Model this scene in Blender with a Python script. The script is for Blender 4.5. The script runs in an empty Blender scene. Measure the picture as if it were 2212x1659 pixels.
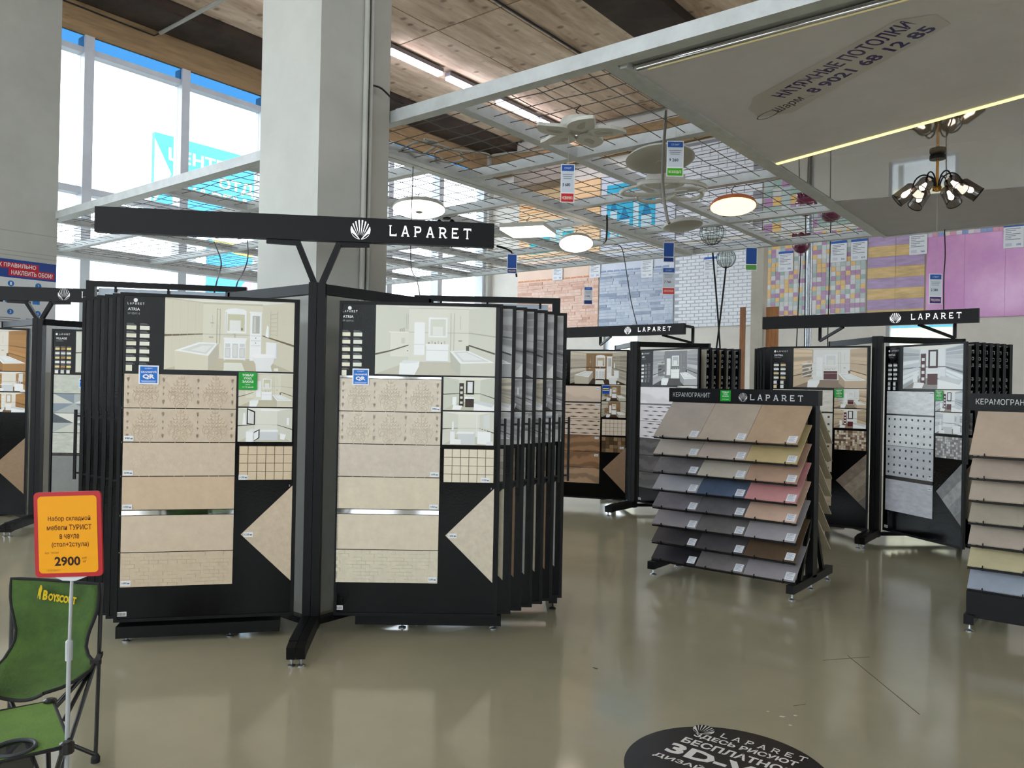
import bpy, math, random
from mathutils import Vector, Matrix
random.seed(7)
SC = bpy.context.scene
COL = SC.collection
R = math.radians

# ------------------------------------------------------------------ camera, sky, exposure
cam = bpy.data.cameras.new('camera')
cam.sensor_fit = 'HORIZONTAL'; cam.sensor_width = 36.0
cam.lens = 1690.0 / 2212.0 * 36.0
cam.clip_start = 0.05; cam.clip_end = 300
CAM = bpy.data.objects.new('camera', cam); COL.objects.link(CAM)
def cam_basis(yaw, pitch, roll):
    F = Vector((-math.sin(yaw)*math.cos(pitch), math.cos(yaw)*math.cos(pitch), math.sin(pitch)))
    R0 = Vector((math.cos(yaw), math.sin(yaw), 0)); U0 = R0.cross(F)
    Rr = R0*math.cos(roll) + U0*math.sin(roll); U = U0*math.cos(roll) - R0*math.sin(roll)
    return F, Rr, U
_F, _R, _U = cam_basis(R(38.6), R(0.25), R(1.15))
CAM.matrix_world = Matrix(((_R.x, _U.x, -_F.x, 0), (_R.y, _U.y, -_F.y, 0), (_R.z, _U.z, -_F.z, 1.6), (0, 0, 0, 1)))
SC.camera = CAM

world = bpy.data.worlds.new('overcast_sky'); SC.world = world; world.use_nodes = True
bg = world.node_tree.nodes['Background']
bg.inputs[0].default_value = (0.86, 0.945, 1.0, 1); bg.inputs[1].default_value = 5.2
SC.view_settings.view_transform = 'Standard'; SC.view_settings.look = 'None'
SC.view_settings.gamma = 1.0; SC.view_settings.use_curve_mapping = False
SC.view_settings.exposure = 0.08
SC.cycles.max_bounces = 5; SC.cycles.diffuse_bounces = 3; SC.cycles.glossy_bounces = 2
SC.cycles.transmission_bounces = 4; SC.cycles.transparent_max_bounces = 10
SC.cycles.sample_clamp_indirect = 6.0; SC.cycles.caustics_reflective = False; SC.cycles.caustics_refractive = False
SC.cycles.use_adaptive_sampling = True; SC.cycles.adaptive_threshold = 0.1; SC.cycles.adaptive_min_samples = 14
def portal(loc, rot, sx, sy):
    a = bpy.data.lights.new('window_portal', 'AREA'); a.shape = 'RECTANGLE'; a.size = sx; a.size_y = sy
    a.cycles.is_portal = True
    o = bpy.data.objects.new('window_portal', a); o.location = loc; o.rotation_euler = rot; COL.objects.link(o)
portal((-14.35, 4.2, 4.2), (0, R(-90), 0), 6.7, 24.4)
portal((-2.5, -8.15, 4.0), (R(90), 0, 0), 22.5, 6.2)
portal((9.15, 3.0, 4.0), (0, R(90), 0), 6.2, 20.0)

# ------------------------------------------------------------------ helpers
def lin1(c):
    c = c/255.0
    return c/12.92 if c <= .04045 else ((c+.055)/1.055)**2.4
def lin(c): return (lin1(c[0]), lin1(c[1]), lin1(c[2]), 1.0)
MATS = {}
def mat(name, c, rough=.5, metal=0., noise=None, bump=None, emit=0., spec=.5, coat=0., stretch=None, c2=None, wave=None):
    """noise=(scale, amount) colour mottling; bump=(scale, strength); c2 second colour of the mottling; wave=(scale, distortion) veins"""
    if name in MATS: return MATS[name]
    m = bpy.data.materials.new(name); m.use_nodes = True; nt = m.node_tree; N = nt.nodes; L = nt.links
    b = N['Principled BSDF']; b.inputs['Roughness'].default_value = rough; b.inputs['Metallic'].default_value = metal
    b.inputs['Base Color'].default_value = lin(c); b.inputs['Specular IOR Level'].default_value = spec
    b.inputs['Coat Weight'].default_value = coat; b.inputs['Coat Roughness'].default_value = .05
    if emit:
        b.inputs['Emission Color'].default_value = lin(c); b.inputs['Emission Strength'].default_value = emit
        if emit < 2: m.cycles.emission_sampling = 'NONE'
    if noise or bump or wave:
        tc = N.new('ShaderNodeTexCoord'); mp = N.new('ShaderNodeMapping'); L.new(tc.outputs['Object'], mp.inputs[0])
        if stretch: mp.inputs['Scale'].default_value = stretch
    if noise or wave:
        if wave:
            t = N.new('ShaderNodeTexWave'); t.inputs['Scale'].default_value = wave[0]; t.inputs['Distortion'].default_value = wave[1]
            t.inputs['Detail'].default_value = 3; t.inputs['Detail Scale'].default_value = 1.2; t.bands_direction = 'Z'
            amount = .8; fac = t.outputs['Fac']
        else:
            t = N.new('ShaderNodeTexNoise'); t.inputs['Scale'].default_value = noise[0]; t.inputs['Detail'].default_value = 6
            t.inputs['Roughness'].default_value = .65; amount = noise[1]; fac = t.outputs['Fac']
        L.new(mp.outputs[0], t.inputs['Vector'])
        rp = N.new('ShaderNodeValToRGB'); rp.color_ramp.elements[0].position = .3; rp.color_ramp.elements[1].position = .7
        k = 1-amount
        rp.color_ramp.elements[0].color = lin(c2) if c2 else lin((c[0]*k, c[1]*k, c[2]*k))
        rp.color_ramp.elements[1].color = lin(c)
        L.new(fac, rp.inputs[0]); L.new(rp.outputs[0], b.inputs['Base Color'])
    if bump:
        t2 = N.new('ShaderNodeTexNoise'); t2.inputs['Scale'].default_value = bump[0]; t2.inputs['Detail'].default_value = 4
        L.new(mp.outputs[0], t2.inputs['Vector']); bp = N.new('ShaderNodeBump'); bp.inputs['Strength'].default_value = bump[1]
        bp.inputs['Distance'].default_value = .01
        L.new(t2.outputs['Fac'], bp.inputs['Height']); L.new(bp.outputs[0], b.inputs['Normal'])
    MATS[name] = m; return m
def mat_attr(name, rough=.3, emit=0., coat=0.):
    if name in MATS: return MATS[name]
    m = bpy.data.materials.new(name); m.use_nodes = True; N = m.node_tree.nodes; L = m.node_tree.links
    b = N['Principled BSDF']; b.inputs['Roughness'].default_value = rough; b.inputs['Coat Weight'].default_value = coat; b.inputs['Specular IOR Level'].default_value = .2
    a = N.new('ShaderNodeAttribute'); a.attribute_name = 'Col'; L.new(a.outputs['Color'], b.inputs['Base Color'])
    if emit: m.cycles.emission_sampling = 'NONE'; L.new(a.outputs['Color'], b.inputs['Emission Color']); b.inputs['Emission Strength'].default_value = emit
    MATS[name] = m; return m
def mat_glass(name, tint, refl=.1, rough=.0):
    """thin sheet: mostly straight through, a little mirror"""
    if name in MATS: return MATS[name]
    m = bpy.data.materials.new(name); m.use_nodes = True; N = m.node_tree.nodes; L = m.node_tree.links
    N.remove(N['Principled BSDF']); out = N['Material Output']
    t = N.new('ShaderNodeBsdfTransparent'); t.inputs[0].default_value = (*tint, 1)
    g = N.new('ShaderNodeBsdfGlossy'); g.inputs['Roughness'].default_value = rough
    mx = N.new('ShaderNodeMixShader'); mx.inputs[0].default_value = refl
    L.new(t.outputs[0], mx.inputs[1]); L.new(g.outputs[0], mx.inputs[2]); L.new(mx.outputs[0], out.inputs[0])
    MATS[name] = m; return m

def tag(o, label=None, cat=None, group=None, kind=None):
    if label: o['label'] = label
    if cat: o['category'] = cat
    if group: o['group'] = group
    if kind: o['kind'] = kind
    return o
def empty(name, loc=(0, 0, 0), rz=0., label=None, cat=None, group=None, kind=None):
    o = bpy.data.objects.new(name, None); o.location = loc; o.rotation_euler = (0, 0, rz); o.empty_display_size = .1
    COL.objects.link(o); return tag(o, label, cat, group, kind)
def link(name, me, parent=None, loc=(0, 0, 0), rot=(0, 0, 0), scale=None):
    o = bpy.data.objects.new(name, me); COL.objects.link(o); o.parent = parent; o.location = loc; o.rotation_euler = rot
    if scale: o.scale = scale
    return o
class MB:
    def __init__(s): s.v = []; s.f = []
    def add(s, vs, fs):
        n = len(s.v); s.v += [tuple(p) for p in vs]; s.f += [tuple(i+n for i in q) for q in fs]; return s
    def bx(s, x0, x1, y0, y1, z0, z1):
        return s.add([(x0, y0, z0), (x1, y0, z0), (x1, y1, z0), (x0, y1, z0), (x0, y0, z1), (x1, y0, z1), (x1, y1, z1), (x0, y1, z1)],
                     [(0, 3, 2, 1), (4, 5, 6, 7), (0, 1, 5, 4), (1, 2, 6, 5), (2, 3, 7, 6), (3, 0, 4, 7)])
    def bar(s, p, q, w, h, up=(0, 0, 1)):
        p = Vector(p); q = Vector(q); d = (q-p).normalized(); u = Vector(up)
        if abs(d.dot(u)) > .99: u = Vector((0, 1, 0))
        a = d.cross(u).normalized()*w/2; b = a.normalized().cross(d)*h/2
        vs = [p-a-b, p+a-b, p+a+b, p-a+b, q-a-b, q+a-b, q+a+b, q-a+b]
        return s.add(vs, [(0, 1, 2, 3), (7, 6, 5, 4), (0, 4, 5, 1), (1, 5, 6, 2), (2, 6, 7, 3), (3, 7, 4, 0)])
    def tube(s, pts, r, n=8, closed=False, cap=True):
        pts = [Vector(p) for p in pts]; N = len(pts); rings = []; prev = None
        for i, p in enumerate(pts):
            a = pts[(i-1) % N] if (i > 0 or closed) else p; b = pts[(i+1) % N] if (i < N-1 or closed) else p
            d = (b-a).normalized() if (b-a).length > 1e-9 else Vector((0, 0, 1))
            if prev is None:
                u = d.cross(Vector((0, 0, 1)) if abs(d.z) < .9 else Vector((1, 0, 0))).normalized()
            else:
                u = (prev - d*prev.dot(d)).normalized()
            prev = u; w = d.cross(u); rr = r[i] if isinstance(r, (list, tuple)) else r
            rings.append([p + u*math.cos(2*math.pi*k/n)*rr + w*math.sin(2*math.pi*k/n)*rr for k in range(n)])
        vs = [v for g in rings for v in g]; fs = []
        for i in range(N if closed else N-1):
            for k in range(n):
                fs.append((i*n+k, i*n+(k+1) % n, ((i+1) % N)*n+(k+1) % n, ((i+1) % N)*n+k))
        if cap and not closed: fs += [tuple(range(n))[::-1], tuple((N-1)*n+k for k in range(n))]
        return s.add(vs, fs)
    def lathe(s, prof, n=24, c=(0, 0, 0), axis=None):
        """prof: list of (radius, height); axis: optional direction"""
        Mx = Matrix.Identity(3)
        if axis: Mx = Vector((0, 0, 1)).rotation_difference(Vector(axis).normalized()).to_matrix()
        c = Vector(c); vs = []
        for r, h in prof:
            for k in range(n): vs.append(c + Mx @ Vector((r*math.cos(2*math.pi*k/n), r*math.sin(2*math.pi*k/n), h)))
        fs = []
        for i in range(len(prof)-1):
            for k in range(n): fs.append((i*n+k, i*n+(k+1) % n, (i+1)*n+(k+1) % n, (i+1)*n+k))
        if prof[0][0] > 1e-6: fs.append(tuple(range(n))[::-1])
        if prof[-1][0] > 1e-6: fs.append(tuple((len(prof)-1)*n+k for k in range(n)))
        return s.add(vs, fs)
    def prism(s, poly, y0, y1):
        """poly in x,z; extruded along y from y0 (front) to y1"""
        n = len(poly); vs = [(x, y0, z) for x, z in poly]+[(x, y1, z) for x, z in poly]
        fs = [tuple(range(n)), tuple(range(2*n-1, n-1, -1))]+[(i, i+n, (i+1) % n+n, (i+1) % n) for i in range(n)]
        return s.add(vs, fs)
    def flat(s, poly, z0, z1):
        """poly in x,y; extruded along z"""
        n = len(poly); vs = [(x, y, z0) for x, y in poly]+[(x, y, z1) for x, y in poly]
        return s.add(vs, [tuple(range(n))[::-1], tuple(range(n, 2*n))]+[(i, (i+1) % n, (i+1) % n+n, i+n) for i in range(n)])
    def mesh(s, name, m=None, smooth=False):
        me = bpy.data.meshes.new(name); me.from_pydata(s.v, [], s.f); me.validate(); me.update()
        if m: me.materials.append(m)
        if smooth:
            for p in me.polygons: p.use_smooth = True
            try: me.set_sharp_from_angle(angle=R(40))
            except Exception: pass
        return me
    def build(s, name, m=None, parent=None, loc=(0, 0, 0), rot=(0, 0, 0), smooth=False):
        return link(name, s.mesh(name, m, smooth), parent, loc, rot)

TXT = {}
def text_geo(t, bold=0., sp=1.0, shear=0.):
    k = (t, bold, sp, shear)
    if k not in TXT:
        c = bpy.data.curves.new('text', 'FONT'); c.body = t; c.resolution_u = 2; c.offset = bold; c.space_character = sp; c.shear = shear
        o = bpy.data.objects.new('text', c); me = bpy.data.meshes.new_from_object(o)
        vs = [(v.co.x, v.co.y) for v in me.vertices]; fs = [tuple(p.vertices) for p in me.polygons]
        bpy.data.objects.remove(o); bpy.data.curves.remove(c); bpy.data.meshes.remove(me)
        if not vs: vs = [(0, 0), (1, 0), (1, 1)]; fs = []
        x0 = min(p[0] for p in vs); x1 = max(p[0] for p in vs); y0 = min(p[1] for p in vs); y1 = max(p[1] for p in vs)
        TXT[k] = ([((x-x0)/(x1-x0), (y-y0)/(y1-y0)) for x, y in vs], fs, (x1-x0)/(y1-y0))
    return TXT[k]
EPS = .0004
class Print:
    """flat print in the local x,z plane, facing -y; each ink layer sits a hair proud of the one below"""
    def __init__(s, y=0.): s.y = y; s.v = []; s.f = []; s.c = []
    def poly(s, pts, col, lay=0):
        n = len(s.v); s.v += [(x, s.y-lay*EPS, z) for x, z in pts]; s.f.append(tuple(range(n, n+len(pts)))); s.c.append(lin(col)); return s
    def rect(s, x0, z0, x1, z1, col, lay=0): return s.poly([(x0, z0), (x1, z0), (x1, z1), (x0, z1)], col, lay)
    def line(s, p, q, w, col, lay=1):
        d = Vector((q[0]-p[0], q[1]-p[1])); n = Vector((-d.y, d.x)).normalized()*w/2
        return s.poly([(p[0]-n.x, p[1]-n.y), (q[0]-n.x, q[1]-n.y), (q[0]+n.x, q[1]+n.y), (p[0]+n.x, p[1]+n.y)], col, lay)
    def disc(s, x, z, r, col, lay=1, n=20): return s.poly([(x+r*math.cos(2*math.pi*i/n), z+r*math.sin(2*math.pi*i/n)) for i in range(n)], col, lay)
    def text(s, t, x, z, w=None, h=None, col=(240, 240, 240), lay=2, bold=0., sp=1.0, shear=0., mirror=False, tilt=0.):
        vs, fs, ar = text_geo(t, bold, sp, shear)
        if w is None: w = h*ar
        if h is None: h = w/ar
        n = len(s.v); cs, sn = math.cos(tilt), math.sin(tilt)
        for a, b in vs:
            a = (1-a if mirror else a)*w; b = b*h
            s.v.append((x+a*cs-b*sn, s.y-lay*EPS, z+a*sn+b*cs))
        for q in fs: s.f.append(tuple(i+n for i in q)); s.c.append(lin(col))
        return s
    def build(s, name, parent=None, loc=(0, 0, 0), rot=(0, 0, 0), m=None):
        me = bpy.data.meshes.new(name); me.from_pydata(s.v, [], s.f)
        at = me.color_attributes.new('Col', 'FLOAT_COLOR', 'CORNER')
        for p, c in zip(me.polygons, s.c):
            for li in p.loop_indices: at.data[li].color = c
        me.materials.append(m or mat_attr('gloss_print', .22)); me.update()
        return link(name, me, parent, loc, rot)
# wide serif capitals of the brand lettering, drawn as strokes in a 1 x 1 cell
def stroke(p, q, w):
    d = Vector((q[0]-p[0], q[1]-p[1])); n = Vector((-d.y, d.x)).normalized()*w/2
    return [(p[0]-n.x, p[1]-n.y), (q[0]-n.x, q[1]-n.y), (q[0]+n.x, q[1]+n.y), (p[0]+n.x, p[1]+n.y)]
def bowl(x, zc, rx, rz, w):
    o = []
    for i in range(8):
        a0 = -math.pi/2+math.pi*i/8; a1 = -math.pi/2+math.pi*(i+1)/8
        o.append([(x+rx*math.cos(a0), zc+rz*math.sin(a0)), (x+rx*math.cos(a1), zc+rz*math.sin(a1)),
                  (x+(rx-w)*math.cos(a1), zc+(rz-w)*math.sin(a1)), (x+(rx-w)*math.cos(a0), zc+(rz-w)*math.sin(a0))])
    return o
def glyph(ch, w=.16):
    sf = .07; o = []
    def serif(x, z): o.append([(x-.16, z), (x+.16, z), (x+.16, z+sf), (x-.16, z+sf)])
    if ch == 'L': o += [stroke((.18, 0), (.18, 1), w), stroke((.1, .08), (.95, .08), w)]; serif(.18, .93); o.append([(.88, 0), (.98, 0), (.98, .24), (.88, .24)])
    if ch == 'A': o += [stroke((.1, 0), (.47, 1), w), stroke((.9, 0), (.5, 1), w), stroke((.25, .32), (.75, .32), w*.8)]; serif(.12, 0); serif(.88, 0)
    if ch in 'PR':
        o += [stroke((.18, 0), (.18, 1), w), stroke((.18, .92), (.6, .92), w), stroke((.18, .46), (.6, .46), w)]+bowl(.6, .69, .34, .31, w); serif(.18, 0); serif(.14, .93)
    if ch == 'R': o += [stroke((.5, .46), (.92, 0), w)]; serif(.93, 0)
    if ch == 'E': o += [stroke((.18, 0), (.18, 1), w), stroke((.1, .92), (.9, .92), w), stroke((.18, .5), (.75, .5), w), stroke((.1, .08), (.95, .08), w)]; o.append([(.88, 0), (.97, 0), (.97, .24), (.88, .24)])
    if ch == 'T': o += [stroke((.5, 0), (.5, 1), w), stroke((.02, .92), (.98, .92), w)]; serif(.5, 0); o += [[(.0, .76), (.08, .76), (.08, 1), (.0, 1)], [(.92, .76), (1., .76), (1., 1), (.92, 1)]]
    return o
def brand(pr, x, z, w, h, col=(245, 245, 245), lay=2, mirror=False):
    n = 7; cw = w/(n+.6*(n-1))
    for i, ch in enumerate('LAPARET'):
        for j, p in enumerate(glyph(ch)): pr.poly([(x+(i*1.6+a)*cw, z+b*h) for a, b in p], col, lay+.15*j)
def emblem(pr, cx, cz, r, col=(245, 245, 245), lay=2, gap=(14, 14, 16)):
    """round scallop shell: a disc cut into fanned ribs by curved dark gaps"""
    n = 28; top = []
    for i in range(n):
        a = 2*math.pi*i/n; k = 1.0
        top.append((cx+r*k*math.cos(a), cz+r*k*math.sin(a)))
    pr.poly(top, col, lay)
    for i in range(7):
        a = (i-3)*.36; pts = []
        for t in (0, .3, .6, .85, 1.04):
            zz = -1.02+t*(1.02+math.cos(a)); lim = math.sin(a)*(1.25*t-.25*t*t) ; pts.append((lim, zz, .03+.075*t))
        for (x0, z0, w0), (x1, z1, w1) in zip(pts, pts[1:]):
            pr.poly([(cx+(x0-w0)*r, cz+z0*r), (cx+(x0+w0)*r, cz+z0*r), (cx+(x1+w1)*r, cz+z1*r), (cx+(x1-w1)*r, cz+z1*r)], gap, lay+1)
    for sg in (-1, 1):
        pr.poly([(cx+sg*.1*r, cz-1.0*r), (cx+sg*.55*r, cz-.8*r), (cx+sg*.9*r, cz-.42*r), (cx+sg*.80*r, cz-.36*r), (cx+sg*.45*r, cz-.66*r)], gap, lay+1)

# ------------------------------------------------------------------ common materials
M_BLACK = mat('black_powder_coat', (11, 11, 13), .42, noise=(60, .2), bump=(300, .05), spec=.2)
M_BLACKG = mat('black_gloss_board', (5, 5, 6), .14, noise=(40, .3), bump=(85, .05), spec=.16)
M_WHITE = mat('white_painted_steel', (206, 212, 212), .38, noise=(6, .1))
M_WFRAME = mat('white_window_profile', (205, 212, 218), .35, noise=(3, .06))
M_GLASS = mat_glass('window_glass', (.97, .985, 1.), .06)
M_CHROME = mat('polished_chrome', (210, 212, 215), .06, 1.)
M_RUBBER = mat('black_rubber', (20, 20, 20), .7)
M_STEEL = mat('galvanised_steel', (170, 175, 180), .3, .9, noise=(30, .2))
M_WALL = mat('cream_plaster', (228, 224, 214), .7, noise=(2, .06), bump=(40, .03))
M_COLP = mat('grey_white_column_paint', (196, 198, 190), .55, noise=(1.6, .07), bump=(30, .03))
M_PRINTM = mat_attr('matte_print', .5)
M_PRINTG = mat_attr('gloss_print', .22)
M_PRINTL = mat_attr('backlit_letters', .4, emit=.9)
M_CABLE = mat('black_cable', (22, 22, 24), .5)
M_CABLEW = mat('grey_cable', (170, 168, 160), .5)

# ------------------------------------------------------------------ the hall
def floor_material():
    m = mat('poured_epoxy_floor', (172, 165, 138), .15, noise=(.6, .10), bump=(.9, .05))
    N = m.node_tree.nodes; L = m.node_tree.links; b = N['Principled BSDF']
    t = N.new('ShaderNodeTexNoise'); t.inputs['Scale'].default_value = 3; t.inputs['Detail'].default_value = 5
    mr = N.new('ShaderNodeMapRange'); mr.inputs['To Min'].default_value = .07; mr.inputs['To Max'].default_value = .17
    tc = N.new('ShaderNodeTexCoord'); L.new(tc.outputs['Object'], t.inputs['Vector']); L.new(t.outputs['Fac'], mr.inputs[0]); L.new(mr.outputs[0], b.inputs['Roughness'])
    return m
fl = MB().bx(-14.4, 9.2, -8.2, 16.9, -.2, 0).build('floor', floor_material())
tag(fl, kind='structure')
pr = Print(); pr.y = 0
def floor_mark(pts, w, col):
    b = MB()
    for p, q in zip(pts, pts[1:]): b.bar((p[0], p[1], .0005), (q[0], q[1], .0005), w, .001)
    return b.build('scratch', mat('scuff_mark', col, .5), fl)
floor_mark([(-1.36, 5.05), (-.83, 4.37)], .004, (70, 62, 50))
floor_mark([(-1.45, 4.86), (-1.25, 5.12)], .003, (110, 100, 80))
floor_mark([(-1.35, 4.05), (-1.31, 4.12)], .003, (70, 62, 50))
floor_mark([(-2.42, 3.83), (-2.39, 3.83)], .012, (60, 55, 45))
# walls
wf = MB(); yf = 16.6
for a, b_, z0, z1 in ((-14.4, -10.38, 0, 3.03), (-9.37, -3.88, 0, 3.03), (-2.65, 9.2, 0, 3.03), (-10.38, -9.37, 0, 1.0), (-3.88, -2.65, 0, 1.0), (-14.4, 9.2, 3.03, 8.5)):
    wf.bx(a, b_, yf, yf+.3, z0, z1)
tag(wf.build('wall_far', M_WALL), kind='structure')
M_CONC = mat('raw_concrete', (150, 126, 100), .85, noise=(2.2, .35), bump=(14, .25), c2=(112, 88, 66))
M_CONCL = mat('rough_concrete_lintel', (176, 146, 106), .9, noise=(3, .25), bump=(20, .3), stretch=(1, .3, 3))
M_DARKC = mat('sooty_shaded_concrete_beam', (72, 58, 47), .9, noise=(1.5, .45), bump=(12, .3))  # soot on the beams, with their shading mixed into the dark colour
tag(MB().bx(-14.0, 9.2, 16.45, 16.6, 7.35, 7.95).build('trim_1', M_CONCL), kind='structure')
wl = MB(); 
wl.bx(-14.5, -14.25, -8.2, 16.9, 0, .9); wl.bx(-14.22, -14.15, -8.2, 16.9, 7.5, 8.5)
tag(wl.build('wall_left', M_CONCL), kind='structure')
tag(MB().bx(-14.5, -14.05, 16.42, 16.6, 0, 8.2).build('trim_2', M_COLP), kind='structure')
# window bays of the left wall
ys = [16.4-1.75*i for i in range(15)]
nb = 0
def window_bay(name, y0, y1, panes=True):
    fr = MB(); x0, x1 = -14.4, -14.2
    fr.bx(x0-.02, x1+.05, y1-.08, y1+.08, .9, 7.5)
    for z, h in ((.9, .12), (2.4, .1), (4.78, .12), (7.2, .1)): fr.bx(x0, x1, y0+.08, y1-.08, z, z+h)
    w = fr.build(name, M_WFRAME); tag(w, kind='structure')
    for z0, z1 in ((1.02, 2.4), (2.5, 4.78), (4.9, 7.2)):
        MB().bx(-14.31, -14.295, y0+.08, y1-.08, z0, z1).build('pane', M_GLASS, w)
    MB().bx(-14.215, -14.2, y0+.08, y1-.08, 7.3, 7.505).build('pane', mat_glass('blue_film_glass', (.14, .29, .43), .03), w)
    return w
for i in range(14): window_bay('window_%d' % (i+1), ys[i+1], ys[i])
# far wall windows
for k, (a, b_) in enumerate(((-10.38, -9.37), (-3.88, -2.65))):
    fr = MB(); 
    for x in (a, b_-.07): fr.bx(x, x+.07, yf+.05, yf+.15, 1.0, 3.03)
    for z in (1.0, 2.96): fr.bx(a+.07, b_-.07, yf+.05, yf+.15, z, z+.07)
    w = tag(fr.build('window_%d' % (15+k), M_WFRAME), kind='structure')
    MB().bx(a+.07, b_-.07, yf+.09, yf+.1, 1.07, 2.96).build('pane', M_GLASS, w)
# back and right walls with glazing, out of view behind the camera
def glazed(name, along, pos, a, b_, z0=.9, z1=7.1, n=11, pier=.12):
    wb = MB(); t = .3 if pos > 0 else -.3
    lo, hi = min(pos, pos+t), max(pos, pos+t)
    B = (lambda p0, p1, q0, q1: wb.bx(p0, p1, lo, hi, q0, q1)) if along == 'x' else (lambda p0, p1, q0, q1: wb.bx(lo, hi, p0, p1, q0, q1))
    B(a-1.0, b_+1.0, 0, z0); B(a-1.0, b_+1.0, z1, 8.5); B(a-1., a, z0, z1); B(b_, b_+1., z0, z1)
    for i in range(1, n):
        c = a+(b_-a)*i/n; B(c-pier, c+pier, z0, z1)
    tag(wb.build(name, M_WALL), kind='structure')
glazed('wall_back', 'x', -8.2, -13.4, 8.2, pier=.28)
glazed('wall_right', 'y', 9.2, -7.2, 13.0, pier=.8)
# ceiling of concrete planks between dark beams
ceil = tag(MB().bx(-14.4, 9.2, -8.2, 16.9, 8.36, 8.6).build('ceiling', M_DARKC), kind='structure')
def slab_mat():
    m = mat('board_marked_concrete_slab', (232, 210, 184), .88, noise=(1.6, .3), bump=(10, .3), c2=(150, 120, 94), stretch=(1.6, .3, 1))
    N = m.node_tree.nodes; L = m.node_tree.links; b = N['Principled BSDF']
    tc = N.new('ShaderNodeTexCoord'); mp = N.new('ShaderNodeMapping'); mp.inputs['Scale'].default_value = (2.4, 3.2, 1); L.new(tc.outputs['Object'], mp.inputs[0])
    v = N.new('ShaderNodeTexVoronoi'); v.inputs['Scale'].default_value = 1; v.inputs['Randomness'].default_value = .35; L.new(mp.outputs[0], v.inputs['Vector'])
    rp = N.new('ShaderNodeValToRGB'); rp.color_ramp.elements[0].position = .10; rp.color_ramp.elements[1].position = .22
    rp.color_ramp.elements[0].color = (.35, .33, .3, 1); rp.color_ramp.elements[1].color = (1, 1, 1, 1); L.new(v.outputs['Distance'], rp.inputs[0])
    mx = N.new('ShaderNodeMix'); mx.data_type = 'RGBA'; mx.blend_type = 'MULTIPLY'; mx.inputs[0].default_value = .8
    src = b.inputs['Base Color'].links[0].from_socket; L.new(src, mx.inputs[6]); L.new(rp.outputs[0], mx.inputs[7]); L.new(mx.outputs[2], b.inputs['Base Color'])
    return m
M_SLAB = slab_mat()
slab_mesh = MB().bx(-.735, .735, -2.985, 2.985, 0, .16).mesh('ceiling_slab', M_SLAB)
for bay in (-13.2, -6.2, 1.0):
    for i in range(4):
        for y in (-4.6, 1.4, 7.4, 13.4):
            link('ceiling_slab', slab_mesh, ceil, (bay+.745+1.49*i, y, 8.2))
for x in (-13.75, -6.72, .45, 7.4): MB().bx(x-.52, x+.52, -8.2, 16.6, 8.02, 8.36).build('concrete_beam', M_DARKC, ceil)
MB().tube([(-14.1, 7.1, 7.98), (-13.2, 7.12, 8.0), (-7.2, 7.1, 8.0)], .035, 8).build('conduit', M_CABLEW, ceil, smooth=True)
MB().tube([(-8.6, -8, 8.17), (-8.6, 16.4, 8.17)], .022, 6).build('joint_cable', M_CABLE, ceil, smooth=True)
MB().tube([(-14.12, 4.5, 7.95), (-14.12, 7.0, 7.9), (-14.1, 7.1, 7.98)], .012, 6).build('joint_cable', M_CABLE, ceil, smooth=True)
# columns
c1 = tag(MB().bx(-5.13, -4.43, 3.36, 3.74, 0, 8.1).build('column', M_COLP), kind='structure')
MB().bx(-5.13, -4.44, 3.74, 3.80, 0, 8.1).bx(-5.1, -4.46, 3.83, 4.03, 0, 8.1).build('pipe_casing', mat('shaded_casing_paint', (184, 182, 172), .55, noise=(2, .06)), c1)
MB().tube([(-4.415, 3.755, 0), (-4.415, 3.755, 8.1)], .02, 10).build('pipe', M_COLP, c1, smooth=True)
MB().tube([(-4.425, 3.815, 0), (-4.425, 3.815, 8.1)], .014, 10).build('pipe', M_COLP, c1, smooth=True)
c2 = tag(MB().bx(-11.3, -10.6, 3.2, 4.08, 0, 8.1).build('column', M_COLP), kind='structure')
for z in (3.36, 3.07, 3.12): MB().bx(-10.603, -10.597, 3.2, 4.085, z, z+.008).build('cable', M_CABLEW, c2)
# cream post, pole and boards standing near the far wall
o = MB().bx(-5.0, -4.8, 12.55, 12.75, 0, 4.0).build('square_post', mat('cream_post_paint', (206, 200, 184), .5, noise=(3, .08)))
tag(o, 'cream square post behind the racks, left of the silver pole', 'post')
o = MB().lathe([(.05, 0), (.05, 7.9)], 20).build('round_pole', M_STEEL, loc=(-4.27, 13.2, 0), smooth=True); MB().lathe([(.11, 0), (.11, .02), (.06, .025)], 20).build('base_flange', M_STEEL, o)
tag(o, 'tall silver round pole in front of the pastel mosaic panels', 'pole')
for k, (x, w, lab) in enumerate(((-5.16, .09, 'narrow brown wooden board left of the cream post'), (-4.66, .2, 'orange brown wooden board leaning right of the cream post'))):
    o = MB().bx(x-w/2, x+w/2, 12.6, 12.63, .0, 3.02-.02*k).bx(x-w/2, x+w/2, 12.585, 12.6, 2.2, 2.24).build('wooden_board', mat('orange_wood_%d' % k, ((172, 112, 62), (186, 120, 52))[k], .5, noise=(8, .25), stretch=(8, 8, .6)))
    tag(o, lab, 'board')
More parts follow.
